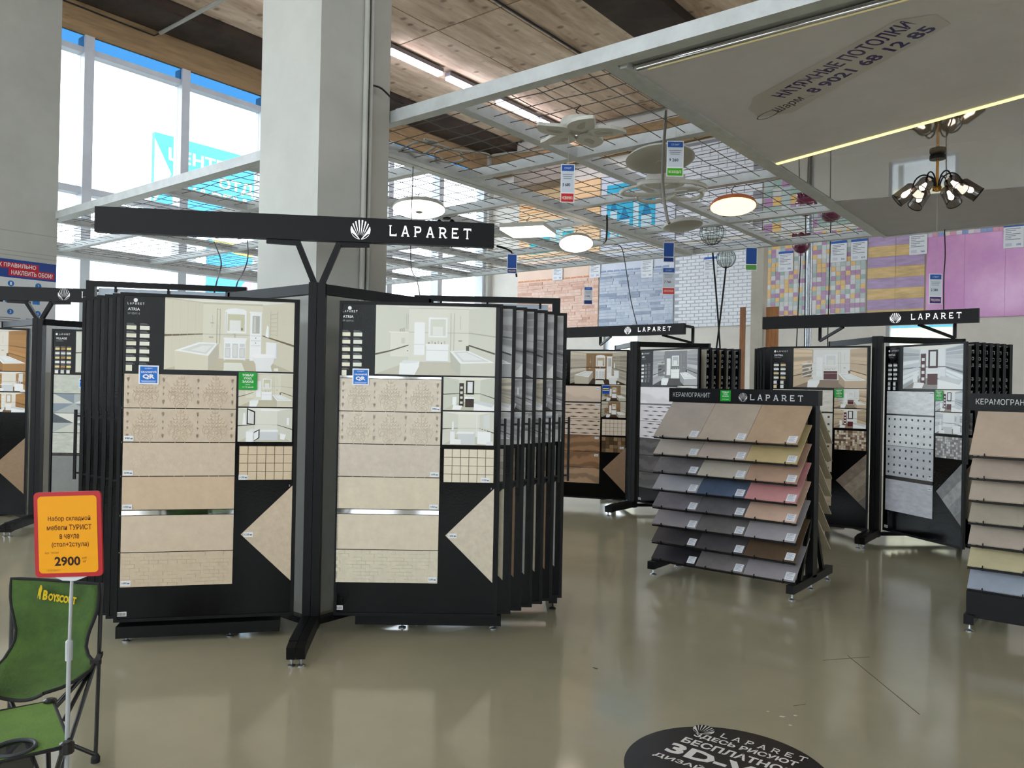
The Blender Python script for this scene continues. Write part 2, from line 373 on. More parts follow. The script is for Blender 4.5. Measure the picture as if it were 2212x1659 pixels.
# ------------------------------------------------------------------ printed bathroom pictures (flat posters)
PAL = {
 'cream': dict(wall=(228, 224, 206), side=(219, 214, 194), floor=(200, 193, 168), line=(120, 108, 84), cab=(246, 246, 242), dark=(206, 204, 192), mirror=(208, 206, 178)),
 'pale':  dict(wall=(229, 229, 217), side=(217, 218, 205), floor=(204, 201, 184), line=(96, 92, 80), cab=(246, 247, 246), dark=(200, 204, 200), mirror=(222, 224, 212)),
 'dark':  dict(wall=(222, 224, 210), side=(206, 210, 196), floor=(196, 196, 178), line=(90, 88, 78), cab=(60, 48, 42), dark=(44, 36, 32), mirror=(214, 218, 208)),
 'grey':  dict(wall=(128, 130, 134), side=(178, 180, 182), floor=(70, 64, 62), line=(60, 60, 64), cab=(226, 228, 230), dark=(80, 80, 86), mirror=(190, 194, 198)),
 'brown': dict(wall=(150, 118, 84), side=(196, 188, 172), floor=(74, 56, 44), line=(90, 70, 50), cab=(236, 236, 232), dark=(70, 50, 40), mirror=(196, 180, 156)),
 'wood':  dict(wall=(236, 236, 234), side=(206, 184, 156), floor=(150, 130, 112), line=(120, 100, 80), cab=(96, 40, 44), dark=(74, 30, 34), mirror=(226, 228, 230)),
 'ice':   dict(wall=(236, 240, 242), side=(212, 218, 222), floor=(150, 146, 142), line=(120, 124, 126), cab=(88, 48, 46), dark=(66, 36, 36), mirror=(216, 222, 226)),
 'tan':   dict(wall=(232, 226, 214), side=(176, 130, 76), floor=(110, 84, 56), line=(130, 100, 60), cab=(240, 240, 238), dark=(190, 160, 110), mirror=(226, 220, 222)),
}
def shades(c, k): return tuple(max(0, min(255, int(v*k))) for v in c)
def bath(name, parent, x0, z0, w, h, pal, var, y):
    p = PAL[pal]; pr = Print(y); W = (246, 248, 248); WS = (214, 218, 220)
    def P(pts, c, l=1): pr.poly([(x0+a*w, z0+b*h) for a, b in pts], c, l)
    def Rc(a, b, c, d, col, l=1): P([(a, b), (c, b), (c, d), (a, d)], col, l)
    Rc(0, 0, 1, 1, p['wall'], 0)
    bl, br, fb, ft = (.288, .75, .17, .945) if var == 1 else ((.275, .775, .19, .965) if var == 2 else (.3, .72, .25, .92))
    P([(0, -0), (bl, fb), (bl, ft), (0, 1)], p['side'], 1); P([(1, 0), (1, 1), (br, ft), (br, fb)], p['side'], 1)
    P([(0, 1), (bl, ft), (br, ft), (1, 1)], (238, 236, 226), 1)
    P([(0, 0), (1, 0), (br, fb), (bl, fb)], p['floor'], 1)
    zl = .5
    if var not in (2,): P([(0, zl-.04), (bl, zl), (bl, zl+.015), (0, zl-.01)], p['line'], 2); P([(1, zl-.14), (br, zl), (br, zl+.015), (1, zl-.11)], p['line'], 2); Rc(bl, zl, br, zl+.015, p['dark'], 2)
    if pal in ('wood', 'ice', 'brown', 'grey', 'tan'):      # coursed boards on the side walls
        for k in range(9):
            t = k/9; u = random.random(); kk = .8+.35*random.random(); c = tuple(min(250, int(v*kk)) for v in p['side'])
            P([(0, t), (bl*.95, fb+(ft-fb)*t), (bl*.95, fb+(ft-fb)*(t+.08)), (0, t+.09)], c, 2)
            kk = .8+.35*random.random(); c = tuple(min(250, int(v*kk)) for v in p['side'])
            P([(1, t), (1, t+.09), (br+.01, fb+(ft-fb)*(t+.08)), (br+.01, fb+(ft-fb)*t)], c, 2)
    if var == 1:
        Rc(bl, .93, br, .955, (206, 200, 176), 2); P([(0, .985), (bl, .94), (bl, .955), (0, 1)], (206, 200, 176), 2)
        for k in range(1, 5): P([(bl*k/5-.001, .02+.16*k/5), (bl*k/5+.002, .02+.16*k/5), (bl*k/5+.002, .99-.04*k/5), (bl*k/5-.001, .99-.04*k/5)], shades(p['side'], .97), 2)
        P([(.076, .267), (.333, .2), (.333, 0), (.083, 0)], shades(p['side'], 1.02), 3); P([(.333, .2), (.409, .38), (.414, .187), (.333, 0)], shades(p['side'], .9), 3)
        P([(.076, .267), (.258, .39), (.409, .39), (.333, .2)], W, 4); P([(.125, .275), (.27, .37), (.385, .37), (.318, .228)], (222, 224, 218), 5); P([(.2, .28), (.29, .345), (.36, .345), (.31, .25)], (236, 238, 234), 6)
        for u in (.395, .418): pr.line((x0+u*w, z0+.38*h), (x0+u*w, z0+.87*h), .003*w, (170, 166, 146), 6)
        pr.line((x0+.395*w, z0+.87*h), (x0+.418*w, z0+.85*h), .003*w, (170, 166, 146), 6); pr.line((x0+.36*w, z0+.6*h), (x0+.36*w, z0+.78*h), .003*w, (200, 200, 190), 5); Rc(.345, .66, .375, .675, (190, 190, 182), 6); Rc(.335, .455, .37, .475, (190, 188, 176), 6)
        Rc(.458, .533, .624, .84, W, 3); P([(.452, .84), (.63, .84), (.60, .875), (.54, .885), (.48, .875)], W, 3); Rc(.477, .56, .609, .80, p['mirror'], 4); Rc(.492, .56, .579, .715, (238, 240, 236), 5); Rc(.583, .575, .595, .61, (120, 112, 96), 6); Rc(.462, .535, .47, .83, WS, 4)
        P([(.447, .467), (.632, .467), (.621, .413), (.455, .413)], W, 4); Rc(.452, .16, .621, .413, W, 3); Rc(.462, .335, .5, .385, WS, 4); Rc(.575, .335, .612, .385, WS, 4)
        for u in (.46, .518, .572): Rc(u, .185, u+.043, .325 if u != .518 else .385, (212, 214, 214), 4); Rc(u+.008, .2, u+.035, .31 if u != .518 else .37, (226, 228, 226), 5)
        Rc(.452, .14, .465, .16, WS, 4); Rc(.608, .14, .621, .16, WS, 4); Rc(.53, .47, .54, .52, (190, 190, 186), 5); Rc(.52, .515, .54, .525, (190, 190, 186), 5)
        Rc(.652, .15, .742, .827, W, 3); Rc(.645, .825, .748, .845, W, 4); Rc(.67, .539, .727, .787, (186, 188, 182), 4); Rc(.678, .55, .697, .775, (214, 214, 206), 5)
        for v in (.50, .43, .36): Rc(.66, v, .735, v+.008, WS, 4); 
        for v in (.465, .395): Rc(.694, v, .702, v+.015, (150, 146, 130), 5)
        P([(.773, .50), (.80, .48), (.798, .64), (.785, .66)], W, 5)
        for k in range(6): pr.line((x0+.808*w, z0+(.53+.055*k)*h), (x0+.868*w, z0+(.52+.062*k)*h), .005*w, (206, 200, 176), 5)
        for u in (.812, .866): pr.line((x0+u*w, z0+.5*h), (x0+u*w, z0+.87*h), .004*w, (206, 200, 176), 5)
        P([(.78, .42), (.867, .41), (.867, .19), (.78, .2)], W, 4); P([(.86, .41), (.872, .4), (.872, .18), (.86, .19)], WS, 5)
        P([(.66, .235), (.70, .255), (.84, .245), (.852, .2), (.69, .19)], (250, 250, 250), 6); P([(.67, .2), (.85, .2), (.842, .13), (.82, .08), (.83, .0), (.705, .0), (.70, .1)], (238, 240, 240), 5)
        P([(.455, .115), (.592, .115), (.618, 0), (.452, 0)], (232, 232, 220), 3); Rc(.845, .01, .88, .05, (240, 240, 236), 5)
    elif var == 2:
        CB = p['cab'] if pal in ('ice', 'wood', 'dark') else W
        Rc(bl, .955, br, .97, shades(p['wall'], .92), 2)
        for v in (.62,): P([(br, v-.01), (1, v-.06), (1, v-.04), (br, v+.005)], shades(p['side'], .86), 2); Rc(bl, v-.012, br, v, shades(p['wall'], .9), 2)
        Rc(.125, .26, .275, .60, shades(p['wall'], 1.01), 2); P([(.10, .62), (.275, .62), (.275, .60), (.125, .60)], (240, 238, 226), 3); Rc(.215, .45, .245, .53, shades(p['wall'], .94), 3)
        P([(0, .275), (.125, .33), (.125, .35), (0, .30)], p['line'], 3); P([(.125, .33), (.275, .42), (.275, .435), (.125, .35)], p['line'], 3)
        for u in (.2, .215, .23): Rc(u, .62, u+.01, .66+.6*(u-.2), shades(p['wall'], .8), 3)
        for u in (.255, .268): pr.line((x0+u*w, z0+.66*h), (x0+u*w, z0+.88*h), .003*w, shades(p['wall'], .82), 3)
        P([(.2, .0), (.33, .0), (.366, .12), (.37, .2), (.24, .21), (.205, .165)], W, 4); P([(.205, .165), (.24, .21), (.37, .2), (.345, .175), (.25, .16)], (232, 236, 236), 5); pr.disc(x0+.268*w, z0+.345*h, .016*w, (238, 238, 232), 4); pr.disc(x0+.268*w, z0+.345*h, .007*w, (170, 166, 150), 5)
        Rc(.321, .285, .41, .761, W, 3); pr.line((x0+.321*w, z0+.44*h), (x0+.41*w, z0+.44*h), .003*w, WS, 4)
        Rc(.439, .545, .598, .833, W, 3); Rc(.455, .57, .582, .808, p['mirror'], 4); Rc(.475, .575, .56, .70, (236, 238, 232), 5)
        Rc(.423, .199, .607, .43, CB, 3); Rc(.418, .42, .612, .45, W, 4); pr.line((x0+.423*w, z0+.36*h), (x0+.607*w, z0+.36*h), .004*w, WS, 4); Rc(.425, .19, .605, .205, WS, 4)
        for k in range(6): Rc(.44+.026*k, .45, .45+.026*k, .475+.02*((k*3) % 2), (206, 204, 192) if k % 2 else (150, 146, 130), 5)
        for u in (.625, .652): pr.line((x0+u*w, z0+.36*h), (x0+u*w, z0+.9*h), .004*w, (190, 188, 168), 5)
        pr.line((x0+.705*w, z0+.66*h), (x0+.705*w, z0+.86*h), .003*w, (196, 194, 178), 5); Rc(.69, .49, .72, .51, (176, 174, 158), 5)
        P([(.71, .173), (.997, .193), (.997, 0), (.71, 0)], shades(p['side'], 1.0), 4); P([(.62, .352), (.71, .173), (.71, 0), (.63, .11)], shades(p['side'], .9), 4)
        P([(.62, .352), (.767, .366), (.997, .193), (.71, .173)], W, 5); P([(.65, .342), (.76, .352), (.95, .21), (.725, .198)], (222, 226, 224), 6); P([(.675, .325), (.755, .335), (.90, .23), (.74, .22)], (238, 240, 238), 7)
        P([(br, .43), (.997, .31), (.997, .335), (br, .45)], p['line'], 3); Rc(.755, .36, .78, .43, p['line'], 6)
    elif var == 3:
        P([(.60, .0), (1, 0), (1, .2), (.66, .3), (.60, .22)], W, 4); P([(.6, .22), (.66, .3), (1, .2), (.95, .1)], WS, 5)
        Rc(.44, .48, .60, .90, p['dark'], 3); Rc(.47, .53, .57, .86, (232, 234, 234), 4); Rc(.43, .1, .60, .36, p['cab'], 3); Rc(.42, .35, .61, .40, W, 4)
        Rc(.31, .12, .40, .82, p['cab'], 3)
        for k in range(4): Rc(.33, .2+.15*k, .38, .27+.15*k, p['wall'], 4)
        P([(.18, .02), (.34, .02), (.38, .14), (.2, .16)], W, 4); Rc(.18, .16, .26, .40, W, 4)
    elif var == 4:
        P([(.16, .52), (.16, 1.0), (.31, .90), (.31, .50)], (30, 28, 28), 3); P([(.18, .55), (.18, .95), (.29, .87), (.29, .53)], (224, 226, 224), 4)
        P([(.08, .5), (.15, .5), (.13, .86), (.10, .86)], W, 3)
        P([(.15, 0), (.30, 0), (.30, .30), (.15, .30)], W, 4); P([(.28, 0), (.40, .12), (.40, .38), (.28, .28)], (30, 28, 28), 4); P([(.30, .04), (.38, .13), (.38, .34), (.30, .26)], W, 5); P([(.15, .30), (.28, .28), (.40, .38), (.24, .38)], (236, 236, 232), 5)
        Rc(.40, .05, .74, .30, WS, 3); P([(.40, .30), (.74, .30), (.74, .36), (.42, .36)], W, 4); Rc(.42, .92, .76, .96, W, 4)
        P([(.78, .08), (.86, .06), (.89, .22), (.78, .26)], W, 4); Rc(.90, .5, .94, .72, W, 4)
    else:
        Rc(.30, .02, .64, .34, WS, 3); P([(.25, .34), (.6, .34), (.62, .4), (.3, .4)], W, 4); Rc(.66, .3, .67, .95, W, 4)
        P([(.15, .02), (.36, .02), (.36, .16), (.24, .18), (.24, .40), (.15, .40)], W, 4); Rc(.18, .44, .22, .70, W, 4)
        P([(.68, .04), (.94, .02), (.94, .40), (.68, .42)], W, 4); P([(.85, .0), (1, 0), (.98, .12), (.86, .1)], (236, 238, 240), 5)
        for k in range(3): Rc(.74+.05*k, .42, .76+.05*k, .55+.15*(k % 2), p['mirror'], 4); 
        P([(.80, .52), (.92, .5), (.92, .94), (.80, .9)], (222, 226, 224), 3)
    return pr.build(name, parent)

def ridge(b, pts, w, h, y):
    """small raised relief line on a tile face"""
    for (x0, z0), (x1, z1) in zip(pts, pts[1:]):
        d = Vector((x1-x0, z1-z0)); n = Vector((-d.y, d.x)).normalized()*w/2
        b.add([(x0-n.x, y, z0-n.y), (x0+n.x, y, z0+n.y), (x1+n.x, y, z1+n.y), (x1-n.x, y, z1-n.y), (x0, y-h, z0), (x1, y-h, z1)],
              [(0, 3, 5, 4), (1, 4, 5, 2), (0, 4, 1), (3, 2, 5)])
def scroll(x, z, s, r0, a0, turns, sgn):
    return [(x+sgn*s*r0*math.exp(-.22*t)*math.cos(a0+t), z+s*r0*math.exp(-.22*t)*math.sin(a0+t)) for t in [turns*i/9 for i in range(10)]]
def damask(b, cx, cz, s, y, w=.004, h=.002):
    """diamond of small acanthus curls"""
    for q in range(-4, 5):
        zz = q*.215; env = .66*(1-abs(zz)/1.02)+.04; n = max(1, round(env/.2))
        for i in range(n):
            xx = env*(i+.7)/n
            for sg in (-1, 1):
                up = 1 if zz >= 0 else -1; t = (4.4 if (i+q) % 2 else 3.6)*up
                ridge(b, scroll(cx+sg*xx*s, cz+zz*s, s, .13, 2.6*up if (i % 2) else 3.6*up, t, sg), w, h, y)
                ridge(b, [(cx+sg*(xx-.08)*s, cz+(zz-.1*up)*s), (cx+sg*(xx+.01)*s, cz+(zz-.04*up)*s), (cx+sg*(xx+.1)*s, cz+(zz+.06*up)*s)], w*.8, h, y)
    for q in ([(0, 1.0), (.06, .86), (0, .72), (-.06, .86), (0, 1.0)], [(0, -1.0), (.06, -.86), (0, -.72), (-.06, -.86), (0, -1.0)], [(0, .3), (.06, .12), (0, -.1), (-.06, .12), (0, .3)], [(0, .68), (0, .36)], [(0, -.66), (0, -.2)]):
        ridge(b, [(cx+a*s, cz+c*s) for a, c in q], w, h, y)

def page(rack, name, loc, rz, d, W=1.05, lite=False, edge_text=False):
    """one hanging leaf of a sample rack: local x left-to-right as read, z up from its bottom, faces -y"""
    H = 2.0; b = MB()
    b.bx(0, W, .008, .022, 0, H)
    fr = .02
    for q in ((0, fr, 0, H), (W-fr, W, 0, H), (fr, W-fr, 0, fr), (fr, W-fr, H-fr, H)): b.bx(q[0], q[1], -.004, .03, q[2], q[3])
    pg = b.build(name, M_BLACK, rack, loc, (0, 0, rz))
    MB().bx(fr, W-fr, .002, .008, fr, H-fr).build('backing_board', M_BLACKG, pg)
    S = (W-.04)/1.01; X = lambda u: max(.004, u+d.get('dx', -.012)); Xr = lambda u: u+d.get('dxr', d.get('dx', -.012))
    zb = .13                                   # design heights are given above the floor
    Z = lambda z: z-zb
    Y = .0015
    # info card with name and swatches
    if not d.get('nocard'):
        pr = Print(Y); c0 = d.get('card', (16, 16, 20))
        if d.get('head') == 'stack':
            pr.disc(X(.098), Z(2.085), .012, (238, 238, 238)); brand(pr, X(.052), Z(2.058), .095, .013)
            pr.text(d['name'], X(.055), Z(2.022), h=.017, bold=.012); pr.text(d.get('no', ''), X(.055), Z(1.998), h=.012, col=(170, 170, 175))
        else:
            pr.disc(X(.062), Z(2.075), .012, (238, 238, 238)); brand(pr, X(.085), Z(2.067), .115, .017)
            if d.get('name'): pr.text(d['name'], X(.055), Z(2.02), h=.022, bold=.014)
            pr.rect(X(.055), Z(2.0), X(.13), Z(2.006), (110, 110, 115))
        cols = d.get('swc', 2); sw = d.get('sw', [(236, 236, 226)]); rows = d.get('swr', 6)
        for r in range(rows):
            for c in range(cols):
                col = sw[(r*cols+c) % len(sw)]; x = X(.05)+c*(.075 if cols == 2 else .06); z = Z(1.93)-r*.048; sq = r >= rows-d.get('sqr', 1)
                ww = .035 if sq else (.055 if cols == 2 else .046)
                pr.rect(x, z-(.036 if sq else .024), x+ww, z, col, 1)
                for k in range(2): pr.rect(x, z+.005+.006*k, x+.05-.01*k, z+.008+.006*k, (120, 120, 125), 1)
        pr.build('info_card', pg)
    bath('room_picture', pg, X(.265), Z(1.668), X(1.03)-X(.265), .442, d['pal'], d['var'], Y)
    for k, z in enumerate((1.447, 1.226)):
        if d.get('subs'): bath('room_picture', pg, X(.703), Z(z), X(1.03)-X(.703), .212, d['subs'][k][0], d['subs'][k][1], Y)
    # column of sample tiles
    ti = 0
    for (z0, z1, st, c) in d.get('rows', ()):
        t = MB(); y0 = -.004
        x0, x1 = X(.045), X(.69); z0, z1 = Z(z0), Z(z1)
        if st == 'chrome':
            MB().bx(x0, x1, -.006, .002, z0, z1).build('chrome_strip', M_CHROME, pg); continue
        if st == 'bar':
            MB().bx(x0, x1, -.006, .002, z0, z1).build('border_strip', mat('dark_border_glaze', (66, 62, 60), .2, noise=(14, .4)), pg); continue
        t.bx(x0, x1, y0, .002, z0, z1)
        key = '%s_%d_%d_%d' % (st, *c)
        if st in ('damask', 'soft'):
            s = (z1-z0)*.48
            for k in range(3):
                cx = x0+(x1-x0)*(.19+.31*k)
                damask(t, cx, (z0+z1)/2, s, y0, .0034 if st == 'damask' else .003, .0015 if st == 'damask' else .0005)
            m = mat('glazed_tile_'+key, c, .25, noise=(22, .07), bump=(90, .05))
            tl = t.build('tile', m, pg)
            if st == 'damask':
                pr = Print(y0-.0001)
                for k in range(4):
                    cx = x0+(x1-x0)*(.035+.31*k)
                    for sg in (-1, 1):
                        for (dx, dz, r) in ((.0, .34, .12), (.14, .2, .1), (.1, .42, .08), (0, -.34, .12), (.14, -.2, .1), (.1, -.42, .08), (.0, .1, .08), (.0, -.1, .08)):
                            cx2 = cx+sg*dx*s*1.6; r2 = r*s*1.3
                            if cx2-r2 < x0 or cx2+r2 > x1: continue
                            pr.poly([(cx2+r2*.45*math.cos(a)+.2*r2*math.sin(2*a), (z0+z1)/2+dz*s*2+r2*math.sin(a)) for a in [2*math.pi*i/10 for i in range(10)]], shades(c, .955), 0)
                pr.build('tile_pattern', pg, m=mat_attr('satin_print', .3))
        elif st == 'brick':
            n = 12; rws = 9
            for r in range(rws):
                for k in range(n):
                    hh = random.choice((.0, .0016, .0032)); off = (r % 2)*.5
                    xa = x0+(x1-x0)*max(0, (k-off))/n; xb = x0+(x1-x0)*min(n, k+1-off)/n
                    if hh and xb-xa > .01: t.bx(xa+.0008, xb-.0008, y0-hh, y0, z0+(z1-z0)*r/rws+.0006, z0+(z1-z0)*(r+1)/rws-.0006)
            t.build('tile', mat('glazed_tile_'+key, c, .3, noise=(26, .06)), pg)
        elif st in ('wave', 'agate'):
            m = mat('glazed_tile_'+key, c, .22, c2=shades(c, .80 if st == 'agate' else .93), wave=(2.2 if st == 'agate' else 1.6, 7), noise=None)
            tl = t.build('tile', m, pg)
        elif st == 'slit':
            tl = t.build('tile', mat('glazed_tile_'+key, c, .3, noise=(6, .05)), pg)
            pr = Print(y0-.0001)
            for r in range(4):
                zz = z0+(z1-z0)*(r+.5)/4
                for k in range(4):
                    xx = x0+(x1-x0)*((k+.25+.5*(r % 2)) % 4)/4; ww = min((x1-x0)/4.2, x1-xx)
                    pr.poly([(xx, zz), (xx+ww*.5, zz-.009), (xx+ww, zz), (xx+ww*.5, zz+.007)], (86, 66, 52) if c[2] < 200 else (60, 60, 66), 0)
                    pr.rect(x0, zz-.0006, x1, zz+.0006, shades(c, .8), 0)
            pr.build('tile_pattern', pg)
        elif st == 'dots':
            tl = t.build('tile', mat('glazed_tile_'+key, c, .25, noise=(6, .12), bump=(30, .08), stretch=(1, 1, 3)), pg)
            pr = Print(y0-.0001)
            for r in range(4):
                for k in range(8):
                    xx = x0+(x1-x0)*(k+.5)/8; zz = z0+(z1-z0)*(r+.5)/4
                    pr.rect(xx-.011, zz-.011, xx+.011, zz+.011, (72, 70, 74), 0); pr.rect(x0, zz-.026, x1, zz-.025, shades(c, .86), 0)
            pr.build('tile_pattern', pg)
        elif st == 'triangles':
            n = 2; sx = (x1-x0)/3; sz = (z1-z0)/2
            t.build('tile', mat('glazed_tile_'+key, c, .3, noise=(10, .05)), pg); pr = Print(y0-.0001)
            for r in range(2):
                for k in range(3):
                    a, e = x0+k*sx, z0+r*sz; c1, c2_ = random.sample([(206, 208, 196), (138, 150, 162), (92, 98, 104), (176, 182, 180), (224, 224, 214)], 2)
                    if (r+k) % 2: pr.poly([(a, e), (a+sx, e), (a, e+sz)], c1); pr.poly([(a+sx, e), (a+sx, e+sz), (a, e+sz)], c2_)
                    else: pr.poly([(a, e), (a+sx, e), (a+sx, e+sz)], c1); pr.poly([(a, e), (a+sx, e+sz), (a, e+sz)], c2_)
            pr.build('tile_pattern', pg)
        elif st == 'stone':
            t.build('tile', mat('glazed_tile_'+key, c, .28, noise=(9, .16), bump=(22, .1), stretch=(1, 1, 3.)), pg)
        else:
            t.build('tile', mat('glazed_tile_'+key, c, .3, noise=(16, .06)), pg)
    # mosaic sheet
    mo = d.get('mosaic')
    if mo:
        nx, ny, cols = mo; x0, x1, z0, z1 = Xr(.715), Xr(1.035), Z(.987), Z(1.2); g = .0035
        if nx <= 6 and not lite:
            MB().bx(x0, x1, .0, .002, z0, z1).build('grout', mat('brown_grout', (120, 104, 84), .8), pg)
            px_, pz = (x1-x0)/nx, (z1-z0)/ny
            me = MB().bx(g/2, px_-g/2, -.006, .0, g/2, pz-g/2).mesh('mosaic_piece', mat('mosaic_glaze_%d_%d_%d' % cols[0], cols[0], .25, noise=(20, .06)))
            for i in range(nx):
                for j in range(ny): link('mosaic_piece', me, pg, (x0+i*px_, 0, z0+j*pz))
        else:
            b2 = MB(); px_, pz = (x1-x0)/nx, (z1-z0)/ny; pr = Print(-.003); pr.rect(x0, z0, x1, z1, shades(cols[0], .6), -4)
            for i in range(nx):
                for j in range(ny): pr.rect(x0+i*px_+.001, z0+j*pz+.001, x0+(i+1)*px_-.001, z0+(j+1)*pz-.001, random.choice(cols), 0)
            o = pr.build('mosaic_sheet', pg); o['kind'] = 'stuff'
    if d.get('mosaic2'):
        pr = Print(-.003); x0, x1, z0, z1 = X(.715), X(1.035), Z(.76), Z(.965)
        for i in range(6):
            for j in range(4): pr.rect(x0+(x1-x0)*i/6+.001, z0+(z1-z0)*j/4+.001, x0+(x1-x0)*(i+1)/6-.001, z0+(z1-z0)*(j+1)/4-.001, random.choice([(96, 76, 54), (128, 104, 76), (80, 62, 44), (146, 120, 90)]), 0)
        o = pr.build('mosaic_sheet', pg); o['kind'] = 'stuff'
    tc_ = d.get('tri')
    if tc_:
        dz = -.12 if d.get('mosaic2') else 0.
        poly = [(Xr(.735), Z(.648+dz)), (Xr(1.04), Z(.35+dz)), (Xr(1.04), Z(.95+dz))]
        if d.get('planks'):
            a, e, f = [Vector(p) for p in poly]; n = 4
            for k in range(n):
                # strips parallel to the upper left edge
                q0, q1 = k/n, (k+1)/n
                P0 = f.lerp(e, q0); P1 = f.lerp(e, q1); A0 = f.lerp(f, 0) if k == 0 else None
                s0 = a+(P0-f); s1 = a+(P1-f)
                def clip(P, S):   # from P on the right edge along direction of edge f->a, until the lower-left edge a->e
                    dr = (a-f); t = 1-(P-f).length/(e-f).length
                    return P+dr*t
                c = d['planks'][k % len(d['planks'])]
                pl = [tuple(P0), tuple(clip(P0, s0)), tuple(clip(P1, s1)), tuple(P1)]
                if k == n-1: pl = pl[:2]+[pl[3]]
                MB().prism(pl, -.005-.0004*(k % 2), .002).build('corner_tile', mat('wood_look_tile_%d_%d_%d' % c, c, .4, noise=(14, .25), stretch=(1, 1, 1)), pg)
        else:
            MB().prism(poly, -.006, .002).build('corner_tile', mat('floor_tile_%d_%d_%d' % tc_, tc_, .4, noise=(30, .09)), pg)
    # little white price labels
    for (u, z, txt) in d.get('prices', ()):
        pr = Print(-.0075); x, zz = X(u), Z(z); pr.rect(x, zz, x+.055, zz+.03, (232, 236, 240), 0)
        pr.text(txt, x+.006, zz+.009, w=.028, h=.012, col=(40, 44, 60), lay=1, bold=.02); pr.rect(x+.037, zz+.009, x+.05, zz+.017, (120, 124, 136), 1)
        pr.build('price_label', pg)
    if d.get('scan'):
        u, z, s = d['scan']; pr = Print(-.009); x, zz = X(u), Z(z)
        pr.rect(x, zz, x+s, zz+s, (236, 242, 250), 0); e = .07*s; pr.rect(x+e, zz+e, x+s-e, zz+s-e, (24, 112, 206), 1)
        pr.text('СМИТ', x+.3*s, zz+.8*s, w=.4*s, h=.07*s, lay=2); pr.text('СКАНИРУЙ', x+.12*s, zz+.60*s, w=.76*s, h=.12*s, lay=2, bold=.03)
        pr.text('QR', x+.2*s, zz+.26*s, w=.6*s, h=.27*s, lay=2, bold=.05); pr.rect(x+.12*s, zz+.17*s, x+.88*s, zz+.19*s, (220, 232, 250), 2); pr.rect(x+.16*s, zz+.11*s, x+.84*s, zz+.14*s, (190, 212, 242), 2)
        pr.build('scan_sticker', pg)
    if d.get('order'):
        u, z, s = d['order']; pr = Print(-.008); x, zz = X(u), Z(z); pr.rect(x, zz, x+s, zz+s, (22, 160, 50), 0)
        for k, (t, w_) in enumerate((('ТОВАР', .62), ('ПОД', .4), ('ЗАКАЗ', .6))): pr.text(t, x+(1-w_)/2*s, zz+(.76-.18*k)*s, w=w_*s, h=.13*s, lay=1, bold=.03)
        pr.text('срок', x+.37*s, zz+.25*s, w=.26*s, h=.07*s, lay=1); pr.text('от 20 дней', x+.2*s, zz+.11*s, w=.6*s, h=.09*s, lay=1, bold=.02)
        pr.build('order_sticker', pg)
    if d.get('sale'):
        u, z, s = d['sale']; pr = Print(-.008); x, zz = X(u), Z(z); pr.rect(x, zz, x+s, zz+s*1.1, (30, 80, 190), 0)
        pr.rect(x+.1*s, zz+.62*s, x+.9*s, zz+.76*s, (226, 220, 120), 1); pr.rect(x+.06*s, zz+.4*s, x+.94*s, zz+.5*s, (240, 232, 90), 1); pr.build('sale_sticker', pg)
    if d.get('barcode'):
        pr = Print(0); x, zz = X(.03), Z(.165); pr.rect(x, zz, x+.055, zz+.028, (225, 225, 225), 0)
        for k in range(11): pr.rect(x+.004+k*.0043, zz+.004, x+.0062+k*.0043, zz+.022, (30, 30, 30), 1)
        pr.build('barcode_label', pg)
    if d.get('nums'):
        pr = Print(.0012)
        for k, z in enumerate((1.64, 1.43, 1.222, 1.014, .776, .552)): pr.text('112334'[k], X(.033), Z(z-.005), h=.009, col=(220, 220, 220), lay=0)
        pr.text('2', X(1.018), Z(.945), h=.011, col=(220, 220, 220), lay=0); pr.build('row_numbers', pg)
    if edge_text:
        pr = Print(-.0045)
        for k, ch in enumerate('ПОД ЗАКАЗ'):
            if ch != ' ': pr.text(ch, W-fr-.03, Z(2.02)-.066*k, w=.026, h=.034, col=(226, 226, 226), lay=1, bold=.02)
        pr.rect(W-.055, Z(1.44), W-.004, Z(2.1), (14, 14, 16), 0); pr.rect(W-.22, Z(1.3), W-.057, Z(2.1), d['rows'][0][3], 0); pr.build('edge_lettering', pg)
    # pull handle at the free edge
    hs = d.get('hside', 1); xh = W+.028 if hs > 0 else -.028; xe = W-.005 if hs > 0 else .005
    hb = MB().bx(xh-.008, xh+.008, -.004, .012, .82, 1.27)
    for z in (.86, 1.23): hb.bx(min(xh, xe), max(xh, xe), .0, .01, z-.006, z+.006)
    hb.build('pull_handle', M_BLACK, pg)
    return pg

